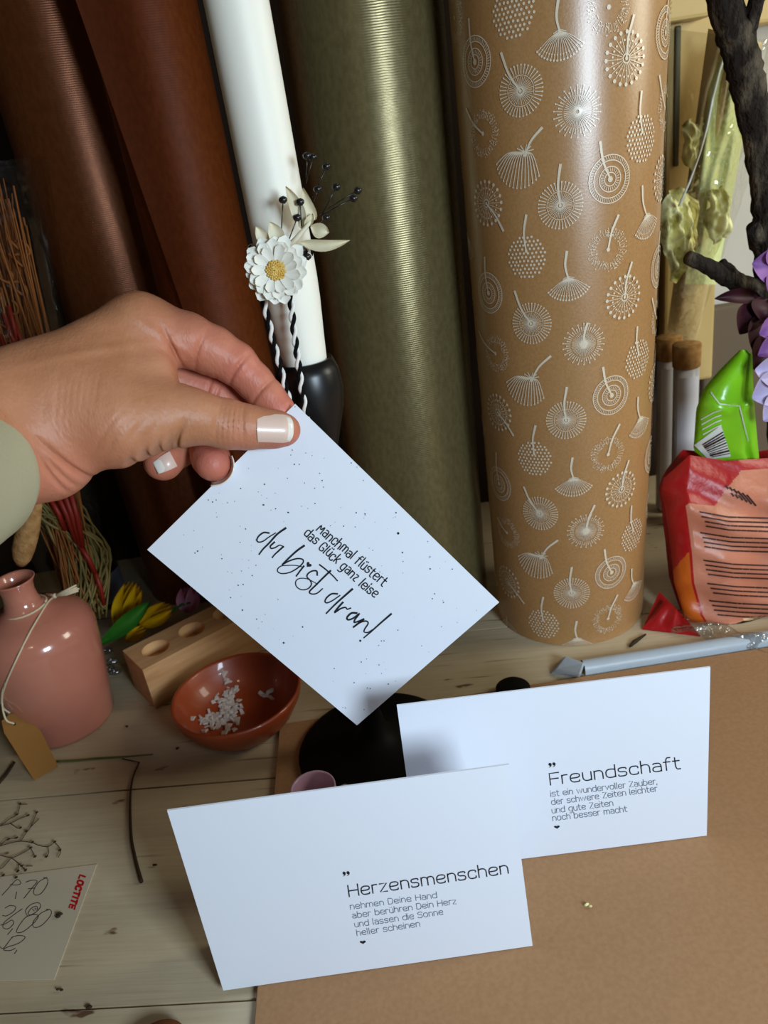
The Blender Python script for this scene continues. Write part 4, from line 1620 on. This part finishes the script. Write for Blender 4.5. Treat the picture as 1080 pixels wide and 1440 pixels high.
YF = 0.565
fb = bloom('yellow_flower', 'larger yellow tulip lying left of the wooden block', 'flower', (165, 888), (190, 818), 17, YF, m_yellow, 6)
bloom('yellow_flower', 'smaller yellow tulip half hidden by its green leaf, touching the wooden block', 'flower', (196, 880), (242, 852), 13, YF - .004, m_yellow, 5)
bloom('yellow_flower', 'third yellow tulip lying low under the green leaf at the block corner', 'flower', (176, 902), (206, 882), 8, YF - .012, m_yellow, 4)
mb = MB()
blade(mb, (138, 908), (211, 846), 12, YF - .030, YF - .022, (2,), .004, skew=1.1, n=16)
mb.tube([aty(236, 862, YF), aty(256, 850, YF + .002), aty(270, 846, YF + .004)], .0013, 6)
tag(mb.build('green_leaf', m_leaf, None, aty(175, 880, YF - .025)), 'glossy green tulip leaf lying across the yellow flowers', 'leaf')
bloom('pink_flower', 'pink blossom lying behind the wooden block beside the speckled card', 'flower', (263, 862), (266, 824), 15, YF + .01, m_pinkpetal, 6)

# ================================================================== DRIED BUNDLE AT THE LEFT
db_ = thing('dried_flower_bundle', 'bundle of dried grass and red straw in clear wrap, standing behind the pink vase', 'dried flowers', (-.30, .56, 0))
mb = MB()
for k in range(150):
    x = random.uniform(-30, 44)
    Y = random.uniform(.515, .555)
    b = (random.uniform(95, 140), random.uniform(820, 870))
    t = (x - random.uniform(0, 20), random.uniform(250, 520))
    m_ = (lerp(b[0], t[0], .5) + random.uniform(-18, 22), lerp(b[1], t[1], .5))
    b3 = aty(*b, Y)
    b3.z = max(b3.z, .001)
    mb.tube([Vector(p) for p in smoothline([tuple(b3), tuple(aty(*m_, Y)), tuple(aty(*t, Y))], 5)], random.uniform(.0004, .0008), 4)
o = mb.build('dry_grass', m_drybrown, db_)
o['kind'] = 'stuff'
mb = MB()
for k in range(70):
    c0_ = (random.uniform(92, 150), random.uniform(845, 872))
    c1_ = (random.uniform(95, 155), random.uniform(770, 810))
    c2_ = (random.uniform(55, 110), random.uniform(700, 745))
    c3_ = (random.uniform(10, 75), random.uniform(660, 730))
    Y = random.uniform(.515, .545)
    mb.tube([Vector(p) for p in smoothline([tuple(aty(*q, Y)) for q in (c0_, c1_, c2_, c3_)], 5)], random.uniform(.0006, .0013), 4)
o = mb.build('green_grass', m_drygrass, db_)
o['kind'] = 'stuff'
for x0, y0_, x1, y1_, w in [(78, 690, 108, 762, .0022), (88, 688, 112, 765, .0022), (98, 690, 116, 768, .002), (70, 700, 92, 745, .002), (112, 768, 134, 806, .0018), (134, 806, 146, 850, .0016), (5, 440, 30, 520, .0016), (12, 430, 26, 500, .0014), (0, 470, 22, 540, .0014), (20, 452, 40, 520, .0012)]:
    mb = MB()
    Y = .512
    mb.tube([aty(x0, y0_, Y), aty((x0 + x1) / 2 + 2, (y0_ + y1_) / 2, Y - .002), aty(x1, y1_, Y)], w, 7)
    mb.build('red_straw', m_redstraw, db_)
mb = MB()
for k in range(9):
    pts = []
    x, y = random.uniform(0, 30), random.uniform(340, 500)
    a = random.uniform(0, 6)
    for i in range(10):
        pts.append(tuple(aty(x + 14 * cos(a + i * .6), y + 10 * sin(a + i * .8), .52)))
    mb.tube([Vector(p) for p in smoothline(pts, 3)], .0009, 5)
mb.build('curled_straw', m_drybrown, db_)
# clear wrap: a cone open at the top
mb = MB()
w0 = aty(120, 862, .55)
w1 = aty(-60, 240, .535)
ax_ = (w1 - w0)


def wrap(u, v):
    q = 2 * pi * u
    c = w0 + ax_ * v
    r = lerp(.018, .056, v ** .8) * (1 + .05 * sin(5 * q + 4 * v))
    return Vector((c.x + r * cos(q), c.y + r * .8 * sin(q), max(c.z, .002)))


mb.grid(wrap, 40, 20, 0, True)
mb.build('clear_wrap', m_film_dim, db_)

bt = thing('bunny_tail_grass', 'fluffy tan bunny tail grass head above the neck of the pink vase', 'dried flowers', aty(34, 780, .47))
mb = MB()
pts = [aty(x, y, .47) for x, y in ((30, 794), (31, 785), (33, 772), (37, 755), (42, 738), (47, 722), (52, 706), (54, 698))]
mb.tube(pts, [.003, .0058, .0072, .0074, .0066, .0052, .0034, .001], 14)
mb.build('seed_head', m_bunny, bt)
mb = MB()
mb.tube([aty(54, 700, .47), aty(60, 640, .475), aty(50, 560, .48)], .0006, 5)
mb.build('stem', m_drygrass, bt)

gb_ = gp(146, 812)
gl = thing('glass_bottle', 'dark glass bottle in the shadow behind the dried grass, under the wrist', 'bottle', (gb_.x, gb_.y - .05, 0))
gx_, gy_ = gb_.x + .012, gb_.y - .05
mb = MB()
mb.lathe([(.0001, 0), (.022, 0), (.024, .003), (.024, .085), (.020, .098), (.010, .108), (.009, .130), (.0105, .132), (.0105, .136), (.008, .136), (.0001, .135)], (gx_, gy_, .0003), 40)
mb.build('bottle_body', m_darkglass, gl)
mb = MB()
mb.lathe([(.0243, .006), (.0243, .034)], (gx_, gy_, .0003), 40)
mb.build('label_band', m_greylabel, gl)

# ================================================================== NOTE, TWIGS, CRUMBS
nt_ = [gp(-75, 1243, .0006), gp(136, 1215, .0006), gp(76, 1377, .0006), gp(-140, 1381, .0006)]
note = thing('note_paper', 'paper slip with handwritten sums and red print at lower left', 'note', sum(nt_, Vector()) / 4)
mb = MB()
b = [p - Vector((0, 0, .0005)) for p in nt_]
mb.hexa(b[::-1] + nt_[::-1])
mb.build('paper_slip', m_note, note)
PN = lambda x, y: gp(x, y, .0008)
q4 = lambda pts: [(x / 4.154, 1100 + y / 4.154) for x, y in pts]
mb = MB()
for pts in [
    [(12, 660), (45, 625), (90, 575), (110, 570), (122, 590), (100, 600), (60, 598)],
    [(98, 640), (90, 680)],
    [(152, 583), (190, 572), (218, 578), (190, 615), (140, 678)], [(165, 622), (205, 618)],
    [(275, 556), (230, 580), (198, 630), (205, 658), (240, 650), (275, 600), (278, 565), (255, 556)],
    [(30, 735), (60, 720), (92, 728), (80, 755), (40, 780), (15, 778)],
    [(130, 740), (80, 775), (25, 820), (20, 850), (50, 855), (80, 825), (70, 805), (35, 825), (5, 835)],
    [(75, 855), (45, 890)],
    [(205, 770), (150, 790), (105, 850), (100, 878), (140, 870), (200, 820), (225, 780), (190, 770)],
    [(290, 742), (240, 765), (195, 815), (200, 848), (245, 835), (295, 780), (298, 748), (270, 742)],
    [(160, 780), (150, 750), (180, 715), (225, 704), (238, 725), (215, 755), (180, 775), (165, 765), (185, 735), (215, 725), (220, 745)], [(190, 740), (200, 752)], [(205, 735), (212, 748)],
    [(0, 960), (20, 970), (60, 920), (75, 905)], [(70, 905), (110, 895), (148, 905), (110, 940), (40, 965), (22, 980), (60, 983), (90, 970)], [(100, 980), (85, 1002)],
]:
    ribbon(mb, smoothline(q4(pts), 5), .42, PN)
mb.build('handwriting', m_pen, note)
mb = MB()
write(mb, 'LOCTITE', (112.5, 1230.5), (97.5, 1276), 5.4, PN, 1.35, font=GB, gap=4.5)
mb.build('red_print', m_redink, note)


def twig(name, label, cat, pts, r0, r1, m, z=.0012, branches=()):
    mb = MB()
    q = [tuple(gp(*p, z)) for p in pts]
    s = smoothline(q, 6)
    mb.tube([Vector(p) for p in s], list(np.linspace(r0, r1, len(s))), 7)
    for br in branches:
        mb.tube([gp(*p, z) for p in br], r1 * .8, 5)
    return tag(mb.build(name, m, None, gp(*pts[len(pts) // 2])), label, cat)


twig('twig', 'thin dark bent twig lying on the white planks left of the front card', 'twig', [(199, 1240), (192, 1215), (186, 1188), (184, 1170), (183, 1140), (184, 1110), (188, 1090), (196, 1072)], .0011, .0005, m_twig, .0013, [[(196, 1072), (182, 1069), (172, 1067)]])
twig('flower_stem', 'straight green stem lying at the foot of the pink vase', 'stem', [(80, 1071), (110, 1069), (140, 1066), (178, 1064)], .0008, .0006, m_stem, .001, [[(178, 1064), (215, 1061)]])
twig('flower_stem', 'dark stem at the left edge lying beside the kraft tag', 'stem', [(-8, 1108), (8, 1090), (20, 1072)], .0011, .0010, m_twig, .0013)
gy = thing('dried_gypsophila', 'fine dried sprig of tiny flowers lying above the paper slip', 'dried flowers', gp(30, 1185))
mb = MB()
q4 = lambda pts: [(x / 4.154, 1100 + y / 4.154) for x, y in pts]
for pts in [[(-60, 275), (0, 255), (55, 215), (100, 188), (118, 130)], [(0, 255), (60, 240), (120, 210), (165, 195)], [(-60, 390), (0, 372), (60, 355), (120, 345), (190, 352)], [(120, 345), (150, 300), (180, 260), (215, 178)], [(180, 260), (230, 212)], [(190, 352), (230, 370), (280, 375), (320, 350)],
            [(280, 375), (285, 410), (270, 435)], [(-60, 400), (0, 425), (65, 440), (120, 420), (180, 385)], [(65, 440), (110, 475), (150, 515)], [(110, 475), (105, 520)], [(-40, 440), (0, 505), (50, 460), (65, 440)], [(60, 240), (105, 270)], [(118, 130), (160, 128)], [(180, 385), (205, 435)], [(0, 372), (40, 335), (100, 325)], [(150, 490), (190, 488)], [(320, 350), (355, 395), (340, 440)]]:
    mb.tube([Vector(p) for p in smoothline([tuple(gp(*p, .0012 + .0006 * random.random())) for p in q4(pts)], 4)], .00022, 4)
mb.build('stems', m_twig, gy)
for x, y in [(118, 128), (100, 190), (165, 195), (120, 268), (50, 335), (98, 326), (155, 288), (215, 178), (320, 350), (350, 398), (272, 436), (205, 436), (190, 352), (150, 516), (105, 522), (95, 558), (130, 490), (20, 545), (180, 385)]:
    mb = MB()
    c = gp(*q4([(x, y)])[0], .0017)
    for j in range(6):
        a = 2 * pi * j / 6
        mb.tube([c, c + Vector((cos(a) * .0006, sin(a) * .0006, .0004)), c + Vector((cos(a) * .0011, sin(a) * .0011, .0003))], [.0003, .0003, .00015], 4)
    mb.build('floret', m_twig, gy)
# small debris
for i, (x, y, s, lab) in enumerate([(81, 1287, .0022, 'dark curled seed crumb lying on the paper slip'), (826, 1273, .0016, 'pale seed crumb lying on the cardboard right of the front card'), (124, 1414, .0020, 'dark chip lying on the planks near the bottom left'),
                                    (84, 1391, .0014, 'small dark crumb lying just below the paper slip'), (217, 1217, .0016, 'brown crumb lying right of the bent twig'), (179, 1021, .0014, 'reddish crumb lying between pink vase and terracotta bowl'), (251, 1052, .0014, 'brown crumb lying in front of the terracotta bowl'), (893, 902, .0026, 'bark sliver lying at the foot of the patterned roll')]):
    mb = MB()
    z = .0042 if i == 1 else (.0014 if i else .0018)
    if i == 7:
        z = .0014
    c = gp(x, y, z)
    for j in range(3):
        mb.ball(c + Vector((random.uniform(-1, 1) * s * .8, random.uniform(-1, 1) * s * .5, 0)), s * .5, 6, 0, (1.3, .8, .7))
    if i == 7:
        mb.tube([gp(886, 909, .0016), gp(893, 902, .002), gp(908, 892, .0016)], [.0009, .0016, .0007], 6)
    tag(mb.build('crumb', m_moss if i == 1 else m_twig, None, c), lab, 'crumb')
# shell beads near block
mb = MB()
for x, y in ((150, 915), (158, 930), (162, 944), (153, 940)):
    mb.ball(gp(x, y, .004), .0045, 8, 0, (1.2, .9, .7))
tag(mb.build('crumpled_film', m_film2, None, gp(155, 930)), 'bit of crumpled clear film between pink vase and wooden block', 'film')
# brown round object at the bottom edge
c = gp(222, 1477, .006)
mb = MB()
mb.lathe([(.0001, 0), (.0125, 0), (.0135, .001), (.0135, .006), (.0125, .0072), (.0001, .0072)], (c.x, c.y, .0003), 40)
tag(mb.build('wooden_disc', m_woodbrown, None, (c.x, c.y, 0)), 'brown wooden disc just peeking in at the bottom edge', 'wooden disc')

# small pink cup in front of the candlestick foot
PCY = 0.300
pc_ = aty(440, 1107, PCY)
cup = thing('pink_cup', 'small mauve pink cup peeking out above the front card', 'cup', (pc_.x, PCY, .003))
mb = MB()
zz = pc_.z - .003
mb.lathe([(.0001, 0), (.009, 0), (.0095, .001), (.0105, zz * .6), (.0118, zz - .001), (.0116, zz), (.0106, zz - .001), (.0095, zz * .6), (.008, .004), (.0001, .004)], (pc_.x, PCY, .0032), 40)
mb.build('cup_body', m_mauve, cup)
mb = MB()
mb.tube([Vector(p) for p in smoothline([(pc_.x + .0105, PCY, pc_.z - .006), (pc_.x + .017, PCY, pc_.z - .004), (pc_.x + .019, PCY, pc_.z - .014), (pc_.x + .0105, PCY, pc_.z - .024)], 6)], .0018, 8)
mb.build('handle', m_mauve, cup)
# dark lid behind the second card
c = gp(722, 974, .004)
mb = MB()
mb.lathe([(.0001, 0), (.011, 0), (.0118, .001), (.0118, .005), (.0105, .0062), (.0001, .0062)], (c.x, c.y, .0003 if c.y > yt + .012 else .0032), 36)
tag(mb.build('dark_lid', m_blackmatte, None, (c.x, c.y, 0)), 'small dark round lid peeking over the Freundschaft card', 'lid')

# ================================================================== RIGHT SIDE
# red bag
bag = thing('pet_food_bag', 'red and orange printed bag with a salmon text panel at the right edge', 'bag', gp(1040, 890))
YB = 0.452
outl = [(982, 894), (962, 866), (948, 820), (944, 775), (936, 720), (930, 690), (934, 668), (960, 640), (1000, 652)]


def bag_left(y):
    ys = [q[1] for q in outl[::-1]][1:]
    ys, xs_ = zip(*sorted([(q[1], q[0]) for q in outl[:7]]))
    return float(np.interp(y, ys, xs_))


def bag_top(t):
    return float(np.interp(t, [0, .12, .3, .5, 1], [672, 640, 648, 644, 618]))


def bag_pt(u, v, back=0):
    """u 0..1 left to right, v 0..1 bottom to top; y pixel from bottom rim to the top"""
    yb = 896 + 6 * min(1, u * 6) - 10 * u
    y = lerp(yb, bag_top(u), v)
    xl_ = bag_left(min(y, 890))
    x = lerp(xl_, 1230, u)
    bul = .022 * sin(pi / 2 * min(1, u / .28 + .02)) ** .5 * sin(pi * (v * .86 + .07)) ** .6
    wr_ = .0022 * sin(17 * u + 9 * v) * sin(3 + 11 * v - 6 * u) + .0012 * sin(31 * v + 13 * u)
    Y = YB + .03 * v + .022 - bul + wr_
    p = aty(x, y, Y)
    if back:
        p = aty(x, y, YB + .03 * v + .022)
        p.y += bul * 1.6 + .004 * sin(pi * v)
    p.z = max(p.z, .0006 + .0004 * back)
    return p


mb = MB()
NU, NVv = 150, 120
mb.grid(lambda u, v: bag_pt(u, v), NU, NVv)
k = 0
for j in range(NVv - 1):
    for i in range(NU - 1):
        u, v = (i + .5) / (NU - 1), (j + .5) / (NVv - 1)
        mb.m[k] = 0
        if u < .09 and v < .42 + .1 * sin(9 * u):
            mb.m[k] = 1
        if v < .035:
            mb.m[k] = 1
        if u > .10 and .035 < v < .74 + .0 * u:
            mb.m[k] = 2
        if u > .10 + .0 and .74 <= v < .74 + max(0, min((u - .24) * 1.6, .2)) and u < .55:
            mb.m[k] = 2
        if u > .30 and .035 < v < .12:
            mb.m[k] = 3
        k += 1
o0 = len(mb.v)
mb.grid(lambda u, v: bag_pt(u, v, 1), NU, NVv)
mb.build('bag_body', [m_redbag, m_orangebag, m_panel, m_creampanel], bag)
# rows of tiny dark print (illegible at this size) as broken dashes
mb = MB()


def BP(u, v):
    p = bag_pt(u, v)
    return p + (CAM - p).normalized() * .0006


for blockv0, n, ind in [(.70, 4, .165), (.585, 4, .15), (.435, 4, .155), (.31, 3, .165), (.215, 4, .155), (.085, 2, .33)]:
    for r in range(n):
        v = blockv0 - r * .0245
        u = ind + random.uniform(0, .012) + .006 * r
        while u < .66:
            L = random.uniform(.008, .03)
            vv = lambda q: v - (q - .15) * .10
            ribbon(mb, [(u + L * t, vv(u + L * t)) for t in (0, .5, 1)], .0042, BP)
            u += L + random.uniform(.004, .009)
for r in range(6):
    ribbon(mb, [(.30 + .02 * r, .86 - .012 * r), (.335 + .02 * r, .80 - .012 * r)], .0045, BP)
mb.build('small_print', m_text, bag)

# green packet behind it
pk = thing('green_packet', 'bright green packet with a white striped label tucked behind the red bag', 'packet', aty(1020, 640, .50))
gout = [(975, 634), (979, 575), (990, 546), (1012, 520), (1038, 491), (1047, 490), (1057, 496), (1060, 560), (1064, 650), (1000, 655)]
mb = MB()


def gpk(u, v, back=0):
    y = lerp(648, 492, v)
    xl_ = float(np.interp(y, [492, 520, 546, 575, 634, 650], [1040, 1012, 990, 979, 975, 998]))
    xr_ = float(np.interp(y, [492, 498, 560, 650], [1050, 1058, 1060, 1068]))
    x = lerp(xl_, xr_, u)
    bul = .016 * (sin(pi * u) ** .6) * (sin(pi * (v * .9 + .05)) ** .7)
    crease_ = .004 * exp(-((u - .82) / .05) ** 2) - .003 * exp(-((v - .45 - .15 * abs(u - .55)) / .04) ** 2)
    Y = .505 - bul + crease_ + .01 * v
    if back:
        Y = .506 + bul * .7 + .01 * v
    return aty(x, y, Y)


NG = 26
mb.grid(lambda u, v: gpk(u, v), NG, NG)
mb.grid(lambda u, v: gpk(u, v, 1), NG, NG)
mb.build('packet_body', m_green, pk)
mb = MB()


def GPo(px, py, o=.0009):
    # surface of the packet under a pixel
    y = py
    v = (648 - y) / 156
    xl_ = float(np.interp(y, [492, 520, 546, 575, 634, 650], [1040, 1012, 990, 979, 975, 998]))
    xr_ = float(np.interp(y, [492, 498, 560, 650], [1050, 1058, 1060, 1068]))
    p = gpk(min(max((px - xl_) / (xr_ - xl_), 0), 1), min(max(v, 0), 1))
    return p + (CAM - p).normalized() * o


quad = [np.array(q, float) for q in ((976, 626), (1014, 598), (1028, 642), (996, 646))]
bi = lambda s, t: quad[0] * (1 - s) * (1 - t) + quad[1] * s * (1 - t) + quad[2] * s * t + quad[3] * (1 - s) * t
mb.grid(lambda u, v: GPo(*bi(u, v)), 9, 9)
for i in range(9):
    t = .22 + i * .085
    ribbon(mb, [bi(s, t) for s in np.linspace(.22, .98, 8)], random.choice((.6, .9, 1.3)), lambda x, y: GPo(x, y, .0014), 1)
mb.build('striped_label', [m_silver, m_text], pk)
mb = MB()
for i in range(4):
    ribbon(mb, [(986 + i, 590 + i * 7), (1004 + i, 580 + i * 7), (1014, 577 + i * 7)], .8, GPo)
ribbon(mb, [(1000, 552), (1012, 568), (1040, 571), (1052, 620)], .9, GPo)
mb.build('white_print', m_silver, pk)

# torn red corner and clear film in front of it
mb = MB()
rc = [gp(903, 884, .001), gp(936, 842, .018), gp(966, 872, .012), gp(985, 894, .001)]
mb.grid(lambda u, v: (rc[0] * (1 - u) + rc[1] * u) * (1 - v) + (rc[3] * (1 - u) + rc[2] * u) * v + Vector((0, 0, .004 * sin(pi * u) * sin(3 * pi * v) ** 2)), 12, 12)
mb.grid(lambda u, v: (rc[0] * (1 - u) + rc[1] * u) * (1 - v) + (rc[3] * (1 - u) + rc[2] * u) * v + Vector((0, 0.012 * u, -.0008)), 12, 12)
tag(mb.build('red_wrapper', m_redbag, None, gp(935, 880)), 'crumpled red plastic wrapper corner beside the foot of the patterned roll', 'wrapper')
mb = MB()
mb.grid(lambda u, v: gp(lerp(938, 1075, u) + 10 * sin(7 * v), lerp(872, 905, u) + lerp(-8, 14, v), .003) + Vector((0, 0, .005 * sin(pi * v) + .0025 * sin(14 * u + 5 * v))), 40, 16)
tag(mb.build('clear_film_scrap', m_film2, None, gp(1000, 890)), 'grey clear plastic film lying under the front of the red bag', 'film')

# corked tubes
for i, (px, py, pb, r, Y) in enumerate([(966, 484, 640, .0105, .625), (941, 474, 640, .0100, .655)]):
    ctop = aty(px, py, Y)
    zt = ctop.z
    zl = zt - .020
    t = thing('corked_tube', ['white labelled glass tube with cork stopper, nearer one beside the patterned roll', 'white labelled glass tube with cork, half hidden behind the patterned roll'][i], 'glass tube', (ctop.x, Y, 0), None)
    mb = MB()
    mb.lathe([(.0001, 0), (r * .8, .001), (r, .006), (r, zl), (r * .93, zl)], (ctop.x, Y, .0004), 32)
    mb.build('tube', m_tube, t)
    mb = MB()
    q0, q1 = -radians(150), -radians(40)
    mb.grid(lambda u, v: Vector((ctop.x + (r + .0003) * cos(lerp(q0, q1, u)), Y + (r + .0003) * sin(lerp(q0, q1, u)), lerp(.02, zl - .006, v))), 14, 4)
    mb.build('label', m_label, t)
    mb = MB()
    mb.lathe([(.0001, zl - .004), (r * .92, zl - .004), (r * .95, zl), (r * 1.08, zl + .001), (r * 1.12, zt - .001), (r * 1.06, zt), (.0001, zt)], (ctop.x, Y, .0006), 32)
    mb.build('cork_stopper', m_cork, t)

# cellophane-wrapped paper leaning on the back wall
cel = thing('cellophane_bouquet', 'cellophane wrapped cone with pale green paper inside, behind the branch', 'wrapped bouquet', aty(965, 455, .67))
mb = MB()


def cone_pts(bx, by, cx0, cy0, cx1, cy1, Y0, Y1, bulge):
    def fn(u, v):
        bot = np.array((bx, by), float)
        top = np.array((lerp(cx0, cx1, u), lerp(cy0, cy1, u)))
        q = lerp(bot + np.array(((u - .5) * 44, 0)), top, v)
        s = 1 - (2 * u - 1) ** 2
        return aty(q[0], q[1], lerp(Y0, Y1, v) - bulge * s * v ** .6 + .006 * sin(9 * u + 7 * v) * v + .004 * sin(17 * u - 5 * v) * v)
    return fn


mb.grid(cone_pts(958, 480, 996, 40, 1072, 60, .684, .69, .03), 36, 40)
mb.build('tan_paper', m_tanpaper, cel)
mb = MB()
mb.grid(cone_pts(985, 400, 1004, 70, 1066, 84, .664, .675, .018), 30, 36)
mb.build('pale_green_paper', m_greenpaper, cel)
mb = MB()
from mathutils import noise as mnoise


def crumple(cx, cy, rx, ry, Y, amp, sd):
    def fn(u, v):
        a, r = 2 * pi * u, v ** .8
        k = 1 + .35 * mnoise.noise(Vector((cos(a) * 1.6 + sd, sin(a) * 1.6, sd)))
        x, y = cx + rx * r * k * cos(a), cy + ry * r * k * sin(a)
        p = aty(x, y, Y)
        q = Vector((x * .11, y * .035, sd))
        p.y += amp * (mnoise.noise(q) + .6 * mnoise.noise(q * 2.3)) + .012 * r * r
        return p
    mb.grid(fn, 48, 22, 0, True)


crumple(962, 330, 26, 62, .622, .014, 1.3)
crumple(978, 204, 12, 34, .630, .010, 4.1)
crumple(1020, 300, 18, 40, .628, .012, 7.7)
o = mb.build('yellow_filling', m_moss, cel)
o['kind'] = 'stuff'
mb = MB()
mb.grid(cone_pts(955, 475, 935, 40, 1120, 60, .678, .68, .075), 34, 40)
mb.build('cellophane', m_film, cel)
mb = MB()
mb.tube([aty(x, y, .615) for x, y in ((1021, 72), (1012, 100), (1002, 140), (994, 180), (984, 215), (970, 255), (955, 290))], .0009, 6)
mb.build('folded_edge', m_silver, cel)

# branch with artificial flowers
YR = .54
brn = thing('branch', 'thick dark forked branch standing upright at the right edge', 'branch', aty(1075, 420, YR))


def limb(pts, rads, name='limb'):
    mb = MB()
    pp = smoothline([tuple(aty(x, y, YR + dy)) for x, y, dy in pts], 8)
    rs = np.interp(np.linspace(0, len(rads) - 1, len(pp)), range(len(rads)), rads)
    rs = [r * random.uniform(.93, 1.09) for r in rs]
    mb.tube([Vector(p) for p in pp], rs, 14)
    return mb.build(name, m_bark, brn)


limb([(1008, -40, 0), (1022, 15, 0), (1040, 70, 0), (1054, 130, 0), (1066, 190, 0), (1076, 250, 0), (1082, 320, 0), (1086, 400, 0), (1092, 520, .02), (1098, 640, .04)], [.0098, .0100, .0110, .0102, .0100, .0098, .0105, .0115, .010, .009])
limb([(1044, 62, 0), (1056, 28, -.004), (1068, -15, -.008)], [.0066, .0050, .0048])
limb([(1088, 420, 0), (1060, 406, -.005), (1030, 394, -.012), (1000, 377, -.018), (968, 362, -.024)], [.0075, .0072, .0062, .0054, .0044])
limb([(1040, 398, -.010), (1028, 384, -.014), (1015, 369, -.016)], [.0045, .0045, .003])
limb([(1070, 340, 0), (1058, 318, -.006)], [.008, .0045])


def petals(name, label, pts, m, Y, group=None):
    root = thing(name, label, 'artificial flower', aty(pts[0][0][0], pts[0][0][1], Y), group)
    for b, t, w, c in pts:
        mb = MB()
        blade(mb, b, t, w, Y, Y - .008, (c,), .005, skew=.72, n=14, nu=7)
        mb.build('petal', m, root)
    return root


petals('artificial_flower', 'violet fabric blossom on the branch, upper one at the right edge', [((1100, 385), (1058, 370), 26, 6), ((1105, 370), (1085, 340), 22, 0), ((1095, 400), (1080, 410), 18, 0), ((1110, 380), (1150, 380), 24, 0)], m_purple, .50)
petals('artificial_flower', 'dark burgundy fabric leaves and bloom below the side twig of the branch', [((1070, 418), (1005, 420), 11, 3), ((1072, 430), (1040, 470), 20, 4), ((1085, 440), (1062, 500), 24, 0), ((1080, 420), (1070, 450), 20, 0), ((1095, 470), (1060, 520), 22, 0)], m_burg, .525)
petals('artificial_flower', 'violet fabric blossom lower on the branch above the green packet', [((1105, 460), (1068, 470), 18, 3), ((1110, 480), (1066, 500), 16, 3)], m_purple, .505)
petals('artificial_flower', 'lilac fabric blossom at the right edge beside the green packet', [((1110, 530), (1062, 520), 24, 4), ((1110, 545), (1058, 560), 26, 4), ((1110, 560), (1074, 592), 20, 2)], m_lilac, .495)

# drop helper properties
for o in SC.objects:
    if '_org' in o:
        del o['_org']
